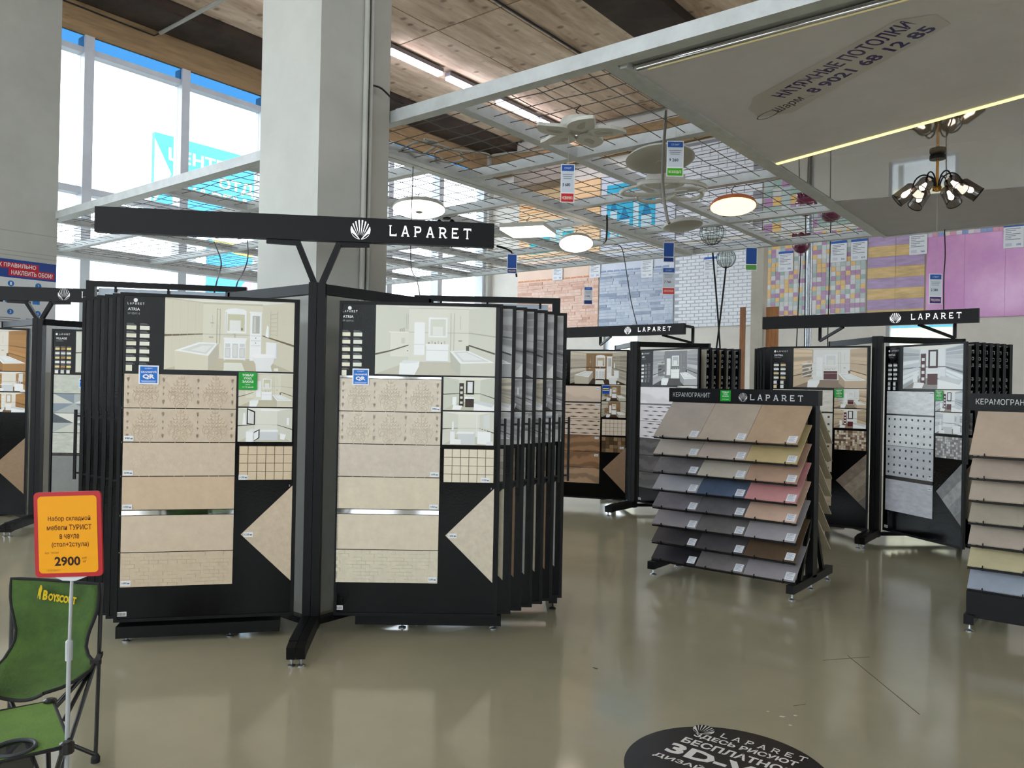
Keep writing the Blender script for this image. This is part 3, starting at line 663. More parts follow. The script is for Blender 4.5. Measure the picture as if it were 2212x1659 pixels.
def make_rack(loc, foot, label, sign=None, arm_len=1.0):
    """V-shaped leaf rack. foot: horizontal unit direction of the front foot; arms open backwards at 45 degrees on each side"""
    rk = empty('sample_rack', (loc[0], loc[1], 0), 0, label, 'display rack')
    f = Vector((foot[0], foot[1], 0)).normalized(); s = Vector((-f.y, f.x, 0))
    for k in (-1, 1):
        c = s*(.0265*k); P = MB(); P.bar((c.x, c.y, .05), (c.x, c.y, 2.24), .05, .09, up=f); P.build('post', M_BLACK, rk)
        q = MB(); a = c+f*.03; e = c+f*.52; e2 = c+f*.60
        q.bar((a.x, a.y, .095), (e.x, e.y, .095), .05, .075); q.bar((e.x, e.y, .093), (e2.x, e2.y, .083), .05, .07); q.build('foot', M_BLACK, rk)
        for t in (.56,):
            pnt = c+f*t; MB().lathe([(.021, 0), (.021, .006), (.006, .012), (.006, .03), (.011, .031), (.011, .042), (.006, .043), (.006, .06)], 14, (pnt.x, pnt.y, 0)).build('levelling_foot', M_STEEL, rk, smooth=True)
        ar = (-f+s*k).normalized(); p0 = ar*.05; p1 = ar*arm_len
        MB().bar((p0.x, p0.y, 2.205), (p1.x, p1.y, 2.205), .05, .065).build('top_rail', M_BLACK, rk)
        MB().bar((p0.x, p0.y, .08), (p1.x, p1.y, .08), .05, .04).build('bottom_rail', M_BLACK, rk)
        g = MB().bar((p1.x, p1.y, .03), (p1.x, p1.y, 2.24), .05, .05); g.build('end_post', M_BLACK, rk)
        MB().bar((p1.x-.2*ar.y, p1.y+.2*ar.x, .03), (p1.x+.2*ar.y, p1.y-.2*ar.x, .03), .05, .05).build('end_foot', M_BLACK, rk)
    return rk, f, s
def rack_sign(rk, f, s, z0, z1, off, length, tx, ty, style='v', lit=True, tilt=0.):
    """header box above the post; off = shift of its middle along the reading direction; tx/ty = text and emblem positions"""
    read = Vector((-f.y, f.x, 0)); ang = math.atan2(read.y, read.x)
    sg = MB().bx(-length/2, length/2, -.03, .03, 0, z1-z0).build('sign_box', M_BLACK, rk, (read.x*off+f.x*.02, read.y*off+f.y*.02, z0), (0, tilt, ang))
    pr = Print(-.031)
    brand(pr, tx[0]-off, ty[0], tx[1], ty[1], lay=1); emblem(pr, tx[2]-off, ty[2], ty[3], lay=1)
    pr.build('brand_lettering', sg, m=M_PRINTL if lit else M_PRINTM)
    b = MB()
    if style == 'v':
        for k in (-1, 1):
            p = read*(.025*k); q = read*(.13*k)+f*.02; b = MB()
            b.bar((p.x, p.y, 2.24), (q.x, q.y, z0-.01), .035, .05, up=f); e = read*(.32*k)+f*.02; b.bar((q.x, q.y, z0-.018), (e.x, e.y, z0-.012), .03, .03)
            b.build('sign_bracket', M_BLACK, rk)
    else:
        for k in (-1, 1):
            p = read*(.7*k)-f*.25; b = MB(); q = read*(.7*k)+f*.02
            b.bar((p.x, p.y, 2.22), (p.x, p.y, z1-.03), .03, .03); b.bar((p.x, p.y, z1-.03), (q.x, q.y, z1-.03), .03, .03)
            e = read*(.36*k)+f*.02 if k < 0 else read*(.4*k)+f*.02
            b.bar((p.x, p.y, 2.22), (e.x, e.y, z0), .02, .03); b.build('sign_bracket', M_BLACK, rk)
    return sg

FGROWS = lambda c: [(1.432, 1.637, 'damask', c[0]), (1.224, 1.427, 'damask', c[0]), (1.016, 1.219, 'soft', c[1]), (.810, 1.011, 'plain', c[2]), (.778, .806, 'chrome', (0, 0, 0)), (.553, .774, 'plain', c[3]), (.342, .548, 'brick', c[4])]
A1 = dict(name='ATRIA', no='№ 029715', head='stack', pal='cream', var=1, subs=(('cream', 2), ('pale', 4)), mosaic=(6, 4, [(222, 202, 172)]), tri=(214, 196, 170), nums=1, barcode=1, hside=-1,
          rows=FGROWS([(212, 194, 170), (214, 196, 172), (212, 188, 158), (216, 198, 174), (214, 196, 170)]), scan=(.125, 1.575, .115), order=(.703, 1.552, .11),
          prices=[(.05, 1.23, '990'), (.05, 1.02, '1690'), (.05, .814, '1350'), (.05, .352, '1690'), (.715, .99, '1150'), (.752, .632, '1250')],
          sw=[(232, 230, 208), (236, 236, 222)])
A2 = dict(name='ATRIA', no='№ 029716', head='stack', pal='pale', var=2, subs=(('dark', 3), ('pale', 5)), mosaic=(6, 4, [(232, 222, 200)]), tri=(216, 204, 184), nums=1, barcode=1,
          rows=[(1.641, 1.655, 'chrome', (0, 0, 0))]+FGROWS([(218, 206, 188), (214, 202, 186), (222, 210, 186), (222, 210, 188), (220, 212, 190)]), scan=(.125, 1.595, .105),
          prices=[(.63, 1.437, '990'), (.63, 1.02, '1690'), (.63, .814, '1350'), (.63, .352, '1690'), (.955, .99, '1150'), (.752, .632, '1250')],
          sw=[(240, 236, 214), (232, 236, 222)])
GREYP = lambda k: dict(nocard=1, pal='grey', var=1+k % 3, subs=((('grey', 2), ('grey', 5)), (('brown', 3), ('grey', 2)), (('grey', 4), ('ice', 3)))[k % 3], mosaic=(8, 5, [[(176, 176, 172), (150, 150, 148), (196, 194, 188)], [(206, 200, 184), (226, 220, 206), (190, 182, 164)], [(150, 128, 100), (176, 152, 120), (126, 104, 82)]][k % 3]),
                       tri=[(180, 180, 176), (196, 188, 166), (150, 122, 92)][k % 3], rows=[(.35, 1.63, 'stone', [(120, 122, 126), (150, 146, 138), (96, 92, 90)][k % 3])])
# main rack in front of the column
rk, f, s = make_rack((-4.09, 3.12), (1, -1), 'large black tile rack in front of the column, two cream leaves facing forward')
base = Vector((-4.09, 3.12, 0))
def place(rk, base, x, y, ang, d, **k): return page(rk, 'rack_leaf', (x-base.x, y-base.y, .13), R(ang), d, **k)
A2['dx'] = -.034
place(rk, base, -3.97, 3.2, 39.9, A2, W=1.04)
place(rk, base, -4.815, 2.215, 51.4, A1)
for k in range(1, 7):
    place(rk, base, -3.965+.004*k, 3.2+.11*k, 39.9, dict(GREYP(k), dx=-.004, dxr=-.046), lite=True)
for k in range(1, 6):
    d = GREYP(k); d['hside'] = -1; d['rows'] = []; d['dx'] = .02; place(rk, base, -4.82-.105*k, 2.22, 51.4, d, lite=True)
rack_sign(rk, f, s, 2.505, 2.66, -.113, 2.46, (.442, .525, .264), (.046, .068, .078, .062))
for (p0, ang, lab) in (((-4.0, 3.42), 39.9, 0), ((-4.25, 3.0), 231.4, 1)):
    dv = Vector((math.cos(R(ang)), math.sin(R(ang)), 0)); q0 = Vector((p0[0], p0[1], 0))-base; q1 = q0+dv*.95
    MB().bar((q0.x, q0.y, .07), (q1.x, q1.y, .07), .12, .07).build('base_shade_beam', M_BLACK, rk)  # left beam is added, standing in for shadow under the leaves
    for q in (q0+dv*.3, q1-dv*.05): MB().lathe([(.025, 0), (.025, .006), (.008, .012), (.008, .05)], 12, (q.x, q.y, 0)).build('levelling_foot', M_STEEL, rk)
# rack behind, left of the tile stand
WV = lambda a, b, c: [(1.43, 1.64, 'wave', a), (1.412, 1.428, 'bar', (0, 0, 0)), (1.2, 1.41, 'slit', a), (.98, 1.195, 'slit', a), (.76, .975, 'agate', b), (.545, .755, 'agate', b), (.335, .54, 'agate', c)]
P_A1 = dict(name='', pal='brown', var=1, subs=(('brown', 2), ('brown', 2)), mosaic=(6, 4, [(230, 214, 196)]), mosaic2=1, tri=(150, 120, 92), rows=WV((228, 208, 190), (166, 124, 90), (186, 152, 122)), scan=(.03, 1.50, .1), sale=(.71, 1.54, .1), hside=-1,
            prices=[(.62, 1.595, '790'), (.62, 1.37, '790'), (.62, .93, '690'), (.62, .7, '690'), (.96, .81, '890')], swc=3, swr=5, sw=[(120, 96, 78), (150, 126, 104), (84, 66, 54)], barcode=0)
P_A2 = dict(name='ART', pal='grey', var=2, subs=(('grey', 3), ('grey', 5)), mosaic=(6, 4, [(214, 214, 216)]), tri=(120, 120, 124), rows=WV((222, 216, 220), (92, 88, 90), (84, 80, 80)), swc=3, swr=5, sw=[(232, 232, 232), (120, 116, 114), (92, 90, 92)], barcode=1)
rkA, fA, sA = make_rack((-5.19, 9.1), (0, -1), 'black leaf rack far behind, showing brown wavy and white slit tiles')
bA = Vector((-5.19, 9.1, 0))
place(rkA, bA, -6.24, 8.69, 21, P_A1); place(rkA, bA, -5.11, 9.08, -18, P_A2)
for k in range(1, 6): place(rkA, bA, -5.09+.05*k, 9.10+.1*k, -17, dict(GREYP(k), rows=[(.35, 1.63, 'plain', [(196, 172, 128), (206, 200, 184), (150, 148, 142)][k % 3])]), lite=True, edge_text=True)
for k in range(1, 4): place(rkA, bA, -6.26-.04*k, 8.73+.1*k, 20, dict(GREYP(k), hside=-1), lite=True)
rack_sign(rkA, fA, sA, 2.315, 2.455, -.40, 2.24, (.06, .48, -.09), (.05, .055, .07, .05), style='arm')
# rack at the right
EX = lambda a, b, c: [(1.40, 1.64, 'stone', a), (1.385, 1.398, 'bar', (0, 0, 0)), (1.06, 1.383, 'dots', a), (.735, 1.056, 'dots', b), (.70, .73, 'bar', (0, 0, 0)), (.36, .696, 'stone', c)]
P_B1 = dict(name='EXTRA', pal='wood', var=2, subs=(('wood', 2), ('wood', 3)), mosaic=(14, 9, [(226, 214, 196), (176, 150, 124), (112, 86, 70), (206, 188, 164), (146, 122, 102)]), tri=(150, 130, 110), planks=[(138, 120, 104), (166, 150, 130), (150, 134, 114), (120, 110, 104)],
            rows=EX((236, 231, 218), (206, 190, 170), (188, 168, 144)), order=(.705, 1.56, .095), hside=-1, swr=6, sqr=2, sw=[(236, 236, 228), (226, 206, 160), (236, 238, 238)])
P_B2 = dict(name='EXTRA', pal='ice', var=3, subs=(('ice', 3), ('ice', 5)), mosaic=(14, 9, [(206, 206, 208), (176, 176, 180), (140, 138, 142), (224, 222, 222), (156, 150, 150)]), tri=(150, 150, 152), planks=[(146, 146, 148), (184, 186, 186), (160, 162, 164), (140, 138, 138)],
            rows=EX((238, 242, 244), (208, 212, 218), (208, 210, 220)), order=(.705, 1.555, .1), swr=6, sqr=2, sw=[(236, 236, 236), (226, 230, 232), (206, 208, 210)], barcode=1, prices=[(.63, 1.61, '690'), (.63, .745, '890'), (.63, .64, '690')])
rkB, fB, sB = make_rack((-2.22, 9.2), (0, -1), 'black leaf rack behind the tile stands, showing speckled dotted wood tiles')
bB = Vector((-2.22, 9.2, 0))
place(rkB, bB, -3.3, 8.9, 8.6, P_B1); place(rkB, bB, -2.14, 9.2, -35.5, P_B2)
for k in range(1, 7): place(rkB, bB, -2.12+.045*k, 9.22+.1*k, -35.0, dict(GREYP(k), rows=[(.35, 1.63, 'plain', [(176, 172, 164), (150, 146, 138), (196, 200, 204)][k % 3])]), lite=True, edge_text=True)
for k in range(1, 5): place(rkB, bB, -3.35-.07*k, 8.9+.09*k, 8.6, dict(GREYP(k), hside=-1), lite=True)
rack_sign(rkB, fB, sB, 2.355, 2.5, -.16, 2.24, (.33, .475, .18), (.05, .062, .075, .055), style='arm')
# rack at the left by the second column
P_C1 = dict(name='', pal='tan', var=2, subs=(('tan', 5), ('tan', 3)), mosaic=None, tri=(150, 122, 92), hside=-1, rows=[(.35, 1.63, 'stone', (206, 190, 164))], swr=5)
P_C2 = dict(name='VILLAGE', pal='pale', var=1, subs=(('pale', 5), ('pale', 2)), mosaic=(6, 4, [(214, 214, 206)]), tri=(190, 188, 180), scan=(.31, 1.50, .1), swc=3, swr=6, sw=[(226, 206, 150), (170, 126, 66), (232, 214, 130), (236, 236, 236), (214, 214, 214), (232, 232, 222)], barcode=0,
            rows=[(1.44, 1.64, 'stone', (206, 210, 196)), (1.23, 1.435, 'triangles', (200, 200, 190)), (1.02, 1.225, 'triangles', (200, 200, 190)), (.8, 1.015, 'stone', (210, 212, 200)), (.775, .795, 'bar', (0, 0, 0)), (.36, .77, 'plain', (128, 130, 128))])
rkC, fC, sC = make_rack((-9.24, 3.4), (1, -1), 'black leaf rack at the left edge, with tan bathroom pictures')
bC = Vector((-9.24, 3.4, 0))
place(rkC, bC, -9.12, 3.48, 42, P_C2); place(rkC, bC, -9.98, 2.52, 51, P_C1)
rack_sign(rkC, fC, sC, 2.425, 2.57, -.1, 2.46, (.442, .525, .264), (.046, .068, .078, .062), lit=False)

# tall framed boards standing with their backs to the view behind the main rack
def back_board(x, y, ang, length, label, txt, mirror=True, dz=0.):
    t = empty('framed_board_stand', (x, y, 0), R(ang), label, 'display stand')
    for xx in (.03, length-.03):
        MB().bx(xx-.03, xx+.03, -.03, .03, .05, 2.28+dz).build('post', M_BLACK, t)
        MB().bx(xx-.03, xx+.03, -.28, .28, .05, .11).build('foot', M_BLACK, t)
        for yy in (-.24, .24): MB().lathe([(.025, 0), (.025, .008), (.007, .015), (.007, .05)], 12, (xx, yy, 0)).build('levelling_foot', M_RUBBER, t)
    MB().bx(.06, length-.06, -.03, .03, 2.24+dz, 2.28+dz).build('top_rail', M_BLACK, t)
    MB().bx(.06, length-.06, -.02, .02, .1, .16).build('bottom_rail', M_BLACK, t)
    MB().bx(.06, length-.06, .0, .015, .2, 2.05).build('back_panel', mat('dark_grey_panel', (52, 52, 56), .5), t)
    h = MB().bx(.08, length-.09, .0, .01, 2.07+dz, 2.23+dz).build('header_board', mat('frosted_header', (176, 190, 204), .35), t)
    pr = Print(-.001); 
    if mirror: pr.text(txt, length-.09-.66, 2.12+dz, w=.62, h=.075, col=(206, 216, 226), lay=0, mirror=True)
    else: pr.text(txt, .2, 2.12+dz, h=.09, col=(232, 234, 236), lay=0)
    pr.build('lettering', h, m=M_PRINTM)
    for xx in (.2, length/2, length-.15): MB().bx(xx-.008, xx+.008, -.012, .0, 2.2+dz, 2.24+dz).build('clip', M_BLACK, t)
back_board(-4.27, 4.15, 39.5, 1.1, 'tall framed board seen from behind, pale header with reversed lettering', 'КЕРАМОГРАНИТ')
back_board(-6.19, 2.6, 50, 1.15, 'tall framed board behind the left leaves of the large rack', 'Т С', mirror=False, dz=.06)
# ------------------------------------------------------------------ tilted tile stands
ORD = ['top', 'second', 'third', 'fourth', 'fifth', 'sixth', 'seventh', 'bottom']
def tile_stand(x0, y0, label, rows, names, where, nback, base_panel=False, ncol=3):
    """two-sided A-shaped stand; x0,y0 = left front foot; rows of colours from the top"""
    w = 1.24; st = empty('tile_stand', (x0, y0, 0), 0, label, 'display stand'); yc = .5
    for xx in (.02, w-.02):
        MB().bx(xx-.03, xx+.03, yc-.055, yc+.055, .1, 1.62).build('post', M_BLACK, st)
        MB().bx(xx-.03, xx+.03, 0, .98, .055, .12).build('foot', M_BLACK, st)
        for k in (-1, 1): MB().bar((xx, yc+.03*k, .62), (xx, yc+.28*k, .12), .03, .04).build('brace', M_BLACK, st)
        for yy in (.05, .5, .93): MB().lathe([(.028, 0), (.028, .006), (.01, .014), (.008, .018), (.008, .055)], 14, (xx, yy, 0)).build('levelling_foot', M_STEEL, st, smooth=True)
    h = MB().bx(-.06, w+.03, yc-.06, yc+.05, 1.50, 1.625).build('header_box', M_BLACK, st)
    MB().bx(-.01, w-.02, yc-.075, yc-.045, 1.475, 1.50).build('header_lip', M_BLACK, st)
    pr = Print(yc-.061)
    pr.text('КЕРАМОГРАНИТ', -.02, 1.545, w=.36, h=.042, col=(205, 208, 212), lay=1); brand(pr, .70, 1.532, .45, .05, (214, 216, 220), 1); emblem(pr, .64, 1.555, .038, (214, 216, 220), 1)
    pr.build('lettering', h, m=M_PRINTM)
    pr = Print(yc-.062); s = .095; x, zz = .435, 1.517; pr.rect(x, zz, x+s, zz+s, (22, 160, 50), 0)
    for k, (t, w_) in enumerate((('ТОВАР', .62), ('ПОД', .4), ('ЗАКАЗ', .6))): pr.text(t, x+(1-w_)/2*s, zz+(.76-.18*k)*s, w=w_*s, h=.13*s, lay=1, bold=.03)
    pr.text('от 20 дней', x+.2*s, zz+.14*s, w=.6*s, h=.09*s, lay=1, bold=.02); pr.build('order_sticker', h, m=M_PRINTM)
    n = len(rows); dz = .152; up = Vector((0, .35, .29)); L = up.length; th = math.atan2(.29, .35); tw = w/3
    tile_box = {}
    for r in range(n):
        zb = 1.20-dz*r; yb = .05
        sh = MB(); sh.bar((.0, yb+.012, zb-.012), (w, yb+.012, zb-.012), .02, .012)
        for c in range(3):
            for q in (.22, .78): sh.bx((c+q)*tw-.003, (c+q)*tw+.003, yb-.012, yb+.012, zb-.018, zb+.016)
        for xx in (.05, w-.05): sh.bar((xx, yb+.02, zb-.01), (xx, yc-.02, zb+.29), .012, .02)
        sh.build('shelf', M_BLACK, st)
        for c in range(ncol):
            col, nm = rows[r][c], names[r][c]
            b = MB(); b.bx(.0015, tw-.0015, 0, L, 0, .009)
            key = 'porcelain_%d_%d_%d' % col
            t = b.build('porcelain_tile', mat(key, col, .38, noise=(5, .10 if sum(col) > 420 else .25), bump=(60, .05)), None, (x0+c*tw, y0+yb, zb), (th, 0, 0))
            place_ = ('%s tile in the %s row' % (nm, ORD[r] if (n == 8 or r < n-1) else 'bottom'))+(', %s, ' % ('left', 'middle', 'right')[c] if ncol == 3 else ' of ')+where
            tag(t, place_, 'tile', 'porcelain samples on the tilted stands')
            p2 = Print(0); p2.rect(0, 0, .07, .075, (230, 234, 240), 0)
            for k in range(4): p2.rect(.008, .012+.012*k, .06-.012*(k % 2), .016+.012*k, (150, 154, 166), 1)
            p2.text('1250', .01, .058, w=.045, h=.01, col=(50, 54, 80), lay=1)
            p2.build('price_label', t, (tw-.085, .012, .0095), (R(-90), 0, 0), m=M_PRINTM)
    for r in range(nback):
        zb = 1.20-dz*r-.03; b = MB().bx(.0015, w/3-.0015, 0, L, 0, .009)
        col = random.choice([(176, 164, 140), (186, 176, 150), (170, 160, 134)])
        t = b.build('porcelain_tile', mat('porcelain_back_%d' % (r % 3), col, .4, noise=(5, .12)), None, (x0+w, y0+2*yc-.05, zb), (th, 0, math.pi))
        tag(t, 'sand porcelain tile in the %s row on the rear side, %s' % (ORD[r], where), 'tile', 'porcelain samples on the tilted stands')
    if base_panel: MB().bx(.0, w, .03, .05, .1, .275).build('base_panel', M_BLACK, st)
    return st
RD = [[(186, 176, 166), (192, 178, 162), (192, 166, 140)], [(192, 182, 172), (198, 182, 172), (206, 186, 138)], [(128, 124, 128), (198, 190, 176), (192, 160, 138)],
      [(168, 168, 174), (92, 108, 134), (212, 152, 152)], [(132, 126, 134), (114, 112, 116), (212, 182, 160)], [(148, 142, 146), (124, 120, 118), (168, 164, 168)],
      [(68, 64, 66), (88, 84, 88), (104, 84, 64)], [(46, 44, 50), (136, 130, 130), (158, 152, 156)]]
ND = [['light grey', 'greige', 'sand beige'], ['pale grey', 'pale pinkish grey', 'honey yellow'], ['dark mottled grey', 'ivory', 'terracotta beige'], ['cool grey', 'slate blue', 'rose pink'],
      ['cloudy grey', 'plain dark grey', 'peach'], ['streaked grey', 'warm grey', 'silver grey'], ['charcoal', 'dim grey', 'brown'], ['black', 'stone grey', 'ash grey']]
tile_stand(-3.28, 6.05, 'tilted tile stand with eight rows of coloured samples in mid floor', RD, ND, 'stand in mid floor', 7)
RE = [[(206, 186, 166)]*3, [(192, 176, 162)]*3, [(198, 184, 168)]*3, [(182, 174, 156)]*3, [(192, 180, 166)]*3, [(208, 198, 160)]*3, [(168, 178, 194)]*3]
NE = [[n]*3 for n in ('beige', 'taupe', 'sand', 'olive beige', 'greige', 'pale yellow', 'light blue grey')]
tile_stand(-.89, 6.1, 'tilted tile stand with a black base panel at the right edge', RE, NE, 'stand at the right edge', 0, base_panel=True, ncol=3)

# ------------------------------------------------------------------ decorative panels on the far wall
YW = 16.585
def wall_board(x0, x1, z0, z1, c, label, name='wall_panel'):
    t = empty(name, ((x0+x1)/2, YW, z0), 0, label, 'wall panel', 'sample panels on the far wall')
    MB().bx(-(x1-x0)/2+.005, (x1-x0)/2-.005, -.012, .01, 0, z1-z0).build('backing', mat('panel_back_%d_%d_%d' % c, c, .35, noise=(1.2, .06)), t)
    return t
def stones(t, w, h, cols, dark, z0=0, rowh=.075, name='stone'):
    ms = [mat('panel_stone_%d_%d_%d' % c, c, .4, noise=(3, .14), bump=(20, .1)) for c in cols]+[mat('panel_stone_%d_%d_%d' % dark, dark, .4, noise=(3, .15))]
    me = [MB().bx(0, 1, -1, 0, 0, 1).mesh('stone', m) for m in ms]
    z = z0; 
    while z < h-.02:
        rh = min(rowh*random.uniform(.8, 1.3), h-z); x = -w/2+.006
        while x < w/2-.03:
            l = min(random.uniform(.18, .52), w/2-.006-x)
            i = len(me)-1 if random.random() < .13 else random.randrange(len(me)-1)
            link(name, me[i], t, (x+.003, -.012, z+.003), scale=(l-.006, random.uniform(.006, .02), rh-.006)); x += l
        z += rh
def meander(t, w, z, col):
    b = MB()
    n = int(w/.19)
    for k in range(n): b.bx(-w/2+.03+k*.19, -w/2+.18+k*.19, -.02, -.012, z+.012, z+.04); b.bx(-w/2+k*.19, -w/2+.19+k*.19, -.018, -.012, z, z+.012)
    b.build('border_strip', mat('border_%d_%d_%d' % col, col, .4), t)
# orange stone
t = wall_board(-13.1, -10.52, 3.06, 4.95, (246, 214, 190), 'orange stone relief panel low on the far wall by the corner')
stones(t, 2.58, 1.34, [(246, 206, 184), (250, 216, 196), (240, 194, 170), (246, 208, 188)], (222, 172, 148), rowh=.066); meander(t, 2.58, 1.36, (222, 150, 100))
t = wall_board(-10.5, -8.46, 3.06, 4.95, (214, 222, 236), 'blue grey stone relief panel on the far wall')
stones(t, 2.04, 1.42, [(196, 208, 226), (210, 220, 234), (186, 198, 218), (204, 214, 230)], (156, 170, 194), rowh=.066); meander(t, 2.04, 1.44, (140, 156, 190))
# white bricks
def bricks(t, w, h, c, bw=.205, bh=.078):
    m = mat('white_brick_glaze', c, .3, noise=(3, .04)); n = 0
    me = MB().add([(.004, 0, .004), (bw-.004, 0, .004), (bw-.004, 0, bh-.004), (.004, 0, bh-.004), (.014, -.014, .014), (bw-.014, -.014, .014), (bw-.014, -.014, bh-.014), (.014, -.014, bh-.014)],
                  [(4, 5, 6, 7), (0, 1, 5, 4), (1, 2, 6, 5), (2, 3, 7, 6), (3, 0, 4, 7)]).mesh('brick', m)
    r = 0
    while (r+1)*bh <= h+1e-6:
        x = -w/2+(.5*bw if r % 2 else 0)
        while x+bw <= w/2+1e-6: link('brick', me, t, (x, -.012, r*bh)); x += bw
        r += 1
t = wall_board(-8.44, -6.38, 3.06, 4.95, (176, 184, 194), 'white brick relief panel on the far wall'); bricks(t, 2.05, 1.87, (238, 241, 246))
# pastel mosaic
MC = [(166, 190, 182), (186, 146, 184), (238, 198, 130), (222, 224, 224), (210, 216, 212), (186, 204, 202)]
mm = [MB().bx(.003, .0915, -.008, 0, .003, .0915).mesh('mosaic_tile', mat('pastel_mosaic_%d' % i, c, .25, noise=(8, .08))) for i, c in enumerate(MC)]
t = wall_board(-6.36, -4.24, 3.06, 4.95, (212, 212, 206), 'pastel mosaic panel low on the far wall behind the silver pole')
cnt = 0; pr = Print(-.018)
for j in range(20):
    for i in range(22):
        k = random.choice((0, 1, 1, 2, 2, 3, 3, 4, 5)); x = -1.06+.0955*i+.006; z = .0945*j
        if cnt < 300: link('mosaic_tile', mm[k], t, (x, -.012, z)); cnt += 1
        else: pr.rect(x+.003, z+.003, x+.0915, z+.0915, MC[k], 0)
o = pr.build('mosaic_tiles', t); o['kind'] = 'stuff'
# striped panels
t = wall_board(-4.22, -3.19, 3.06, 4.95, (232, 196, 120), 'panel of yellow and lilac wavy bands on the far wall')
for k in range(9):
    for hseg in (0, 1):
        c = ((240, 206, 140), (196, 170, 212))[k % 2]
        MB().bx(-.51+.512*hseg, -.004+.512*hseg, -.02, -.012, .003+k*.21, .207+k*.21).build('band_tile', mat('band_%d' % (k % 2), c, .3, noise=(2.5, .2), stretch=(1, 1, 6)), t)
t = wall_board(-3.17, -.6, 3.06, 4.95, (214, 150, 202), 'pink lilac glossy panel with a mosaic border at the right of the far wall')
for k in range(4): MB().bx(-1.28+.642*k+.002, -1.28+.642*(k+1)-.002, -.02, -.012, .01, 1.55).build('plank', mat('pink_gloss', (230, 176, 218), .12, noise=(1.2, .10), c2=(212, 148, 210)), t)
pr = Print(-.021)
for i in range(26):
    for j in range(4): pr.rect(-1.28+i*.0985+.003, 1.56+j*.08, -1.28+(i+1)*.0985-.003, 1.56+j*.08+.075, random.choice([(222, 206, 226), (232, 216, 206), (150, 170, 214), (226, 168, 190), (236, 226, 236)]), 0)
o = pr.build('mosaic_border', t); o['kind'] = 'stuff'
# upper rows seen through the lattice
t = wall_board(-13.1, -10.52, 5.05, 6.9, (250, 210, 160), 'orange kitchen panel with teal skyline high on the far wall')
pr = Print(-.013); TEAL = (70, 196, 206)
pr.rect(-1.28, 1.35, 1.28, 1.40, (232, 150, 80)); pr.rect(-1.28, 1.2, 1.28, 1.23, (232, 160, 90)); pr.rect(-1.28, 1.05, 1.28, 1.07, (236, 170, 110))
pr.rect(-.9, .1, .5, .95, (206, 232, 226), 1); pr.poly([(-.9, .45), (-.75, .6), (-.6, .52), (-.45, .66), (-.25, .6), (-.25, .1), (-.9, .1)], TEAL, 2); pr.rect(-.05, .1, .05, .7, (176, 226, 228), 2); pr.poly([(-.03, .7), (.03, .7), (0, .95)], TEAL, 2); pr.rect(.15, .1, .5, .6, TEAL, 2)
pr.build('print', t)
t = wall_board(-10.5, -8.46, 5.05, 6.9, (218, 224, 236), 'grey kitchen panel with teal skyline high on the far wall')
pr = Print(-.013)
pr.rect(-.85, .15, .5, 1.6, (72, 190, 224), 1); 
for (a, b_, h) in ((-.75, -.55, .8), (-.5, -.2, .55), (-.1, .05, .95), (.12, .4, .6)): pr.rect(a, .15, b_, .15+h, (206, 232, 240), 2); pr.poly([(a, .15+h), (b_, .15+h), ((a+b_)/2, .5+h)], (52, 140, 190), 2)
pr.build('print', t)
t = wall_board(-8.44, -6.38, 5.05, 7.3, (150, 150, 156), 'white brick relief panel high on the far wall')
bricks(t, 2.05, 2.2, (214, 210, 212), .41, .156)
t = wall_board(-6.36, -4.24, 5.05, 6.9, (206, 204, 200), 'pastel mosaic panel high on the far wall')
pr = Print(-.016)
for j in range(10):
    for i in range(11): pr.rect(-1.05+.19*i+.005, .185*j+.005, -1.05+.19*(i+1)-.005, .185*(j+1)-.005, random.choice(MC), 0)
o = pr.build('mosaic_tiles', t); o['kind'] = 'stuff'
o = MB().bx(-12.85, -11.35, 16.0, 16.58, 6.85, 7.3).bx(-12.85, -11.35, 15.98, 16.0, 6.85, 6.88).build('duct_box', mat('taupe_duct', (150, 138, 126), .6, noise=(2, .08)))
tag(o, 'taupe boxed duct high on the far wall above the orange panels', 'duct')
# paper price sheets pinned to the panels
sheets = [(-11.77, 4.62, 'orange stone panel'), (-10.63, 4.60, 'seam of orange and blue grey panels'), (-9.16, 4.5, 'blue grey stone panel'), (-7.55, 4.42, 'white brick panel'), (-6.42, 4.33, 'edge of the pastel mosaic panel'), (-5.85, 4.39, 'pastel mosaic, left of the pole'),
          (-4.77, 4.5, 'pastel mosaic, right of the pole'), (-4.38, 4.5, 'seam of mosaic and banded panels'), (-3.31, 4.52, 'yellow and lilac bands'), (-1.76, 4.5, 'pink panel')]
for x, z, wh in sheets:
    pr = Print(0); w, h = .31, .43; pr.rect(0, 0, w, h, (232, 236, 240), 0); pr.rect(0, h-.05, w, h, (60, 104, 186), 1) if x > -8 else pr.rect(.03, h-.05, w-.03, h-.03, (190, 194, 202), 1)
    for k in range(7): pr.rect(.03, h-.09-.032*k, w-.05-.07*(k % 3), h-.076-.032*k, (150, 156, 166), 1)
    pr.text(random.choice(['566', '595', '610']), w-.11, .04, w=.07, h=.035, col=(60, 80, 160), lay=1, bold=.02); pr.rect(.03, .035, .13, .09, (206, 212, 224), 1)
    o = pr.build('price_sheet', None, (x-w/2, YW-.035, z-h/2), m=M_PRINTM)
    tag(o, 'white paper price sheet pinned on the '+wh, 'price sheet', 'price sheets on the far wall')
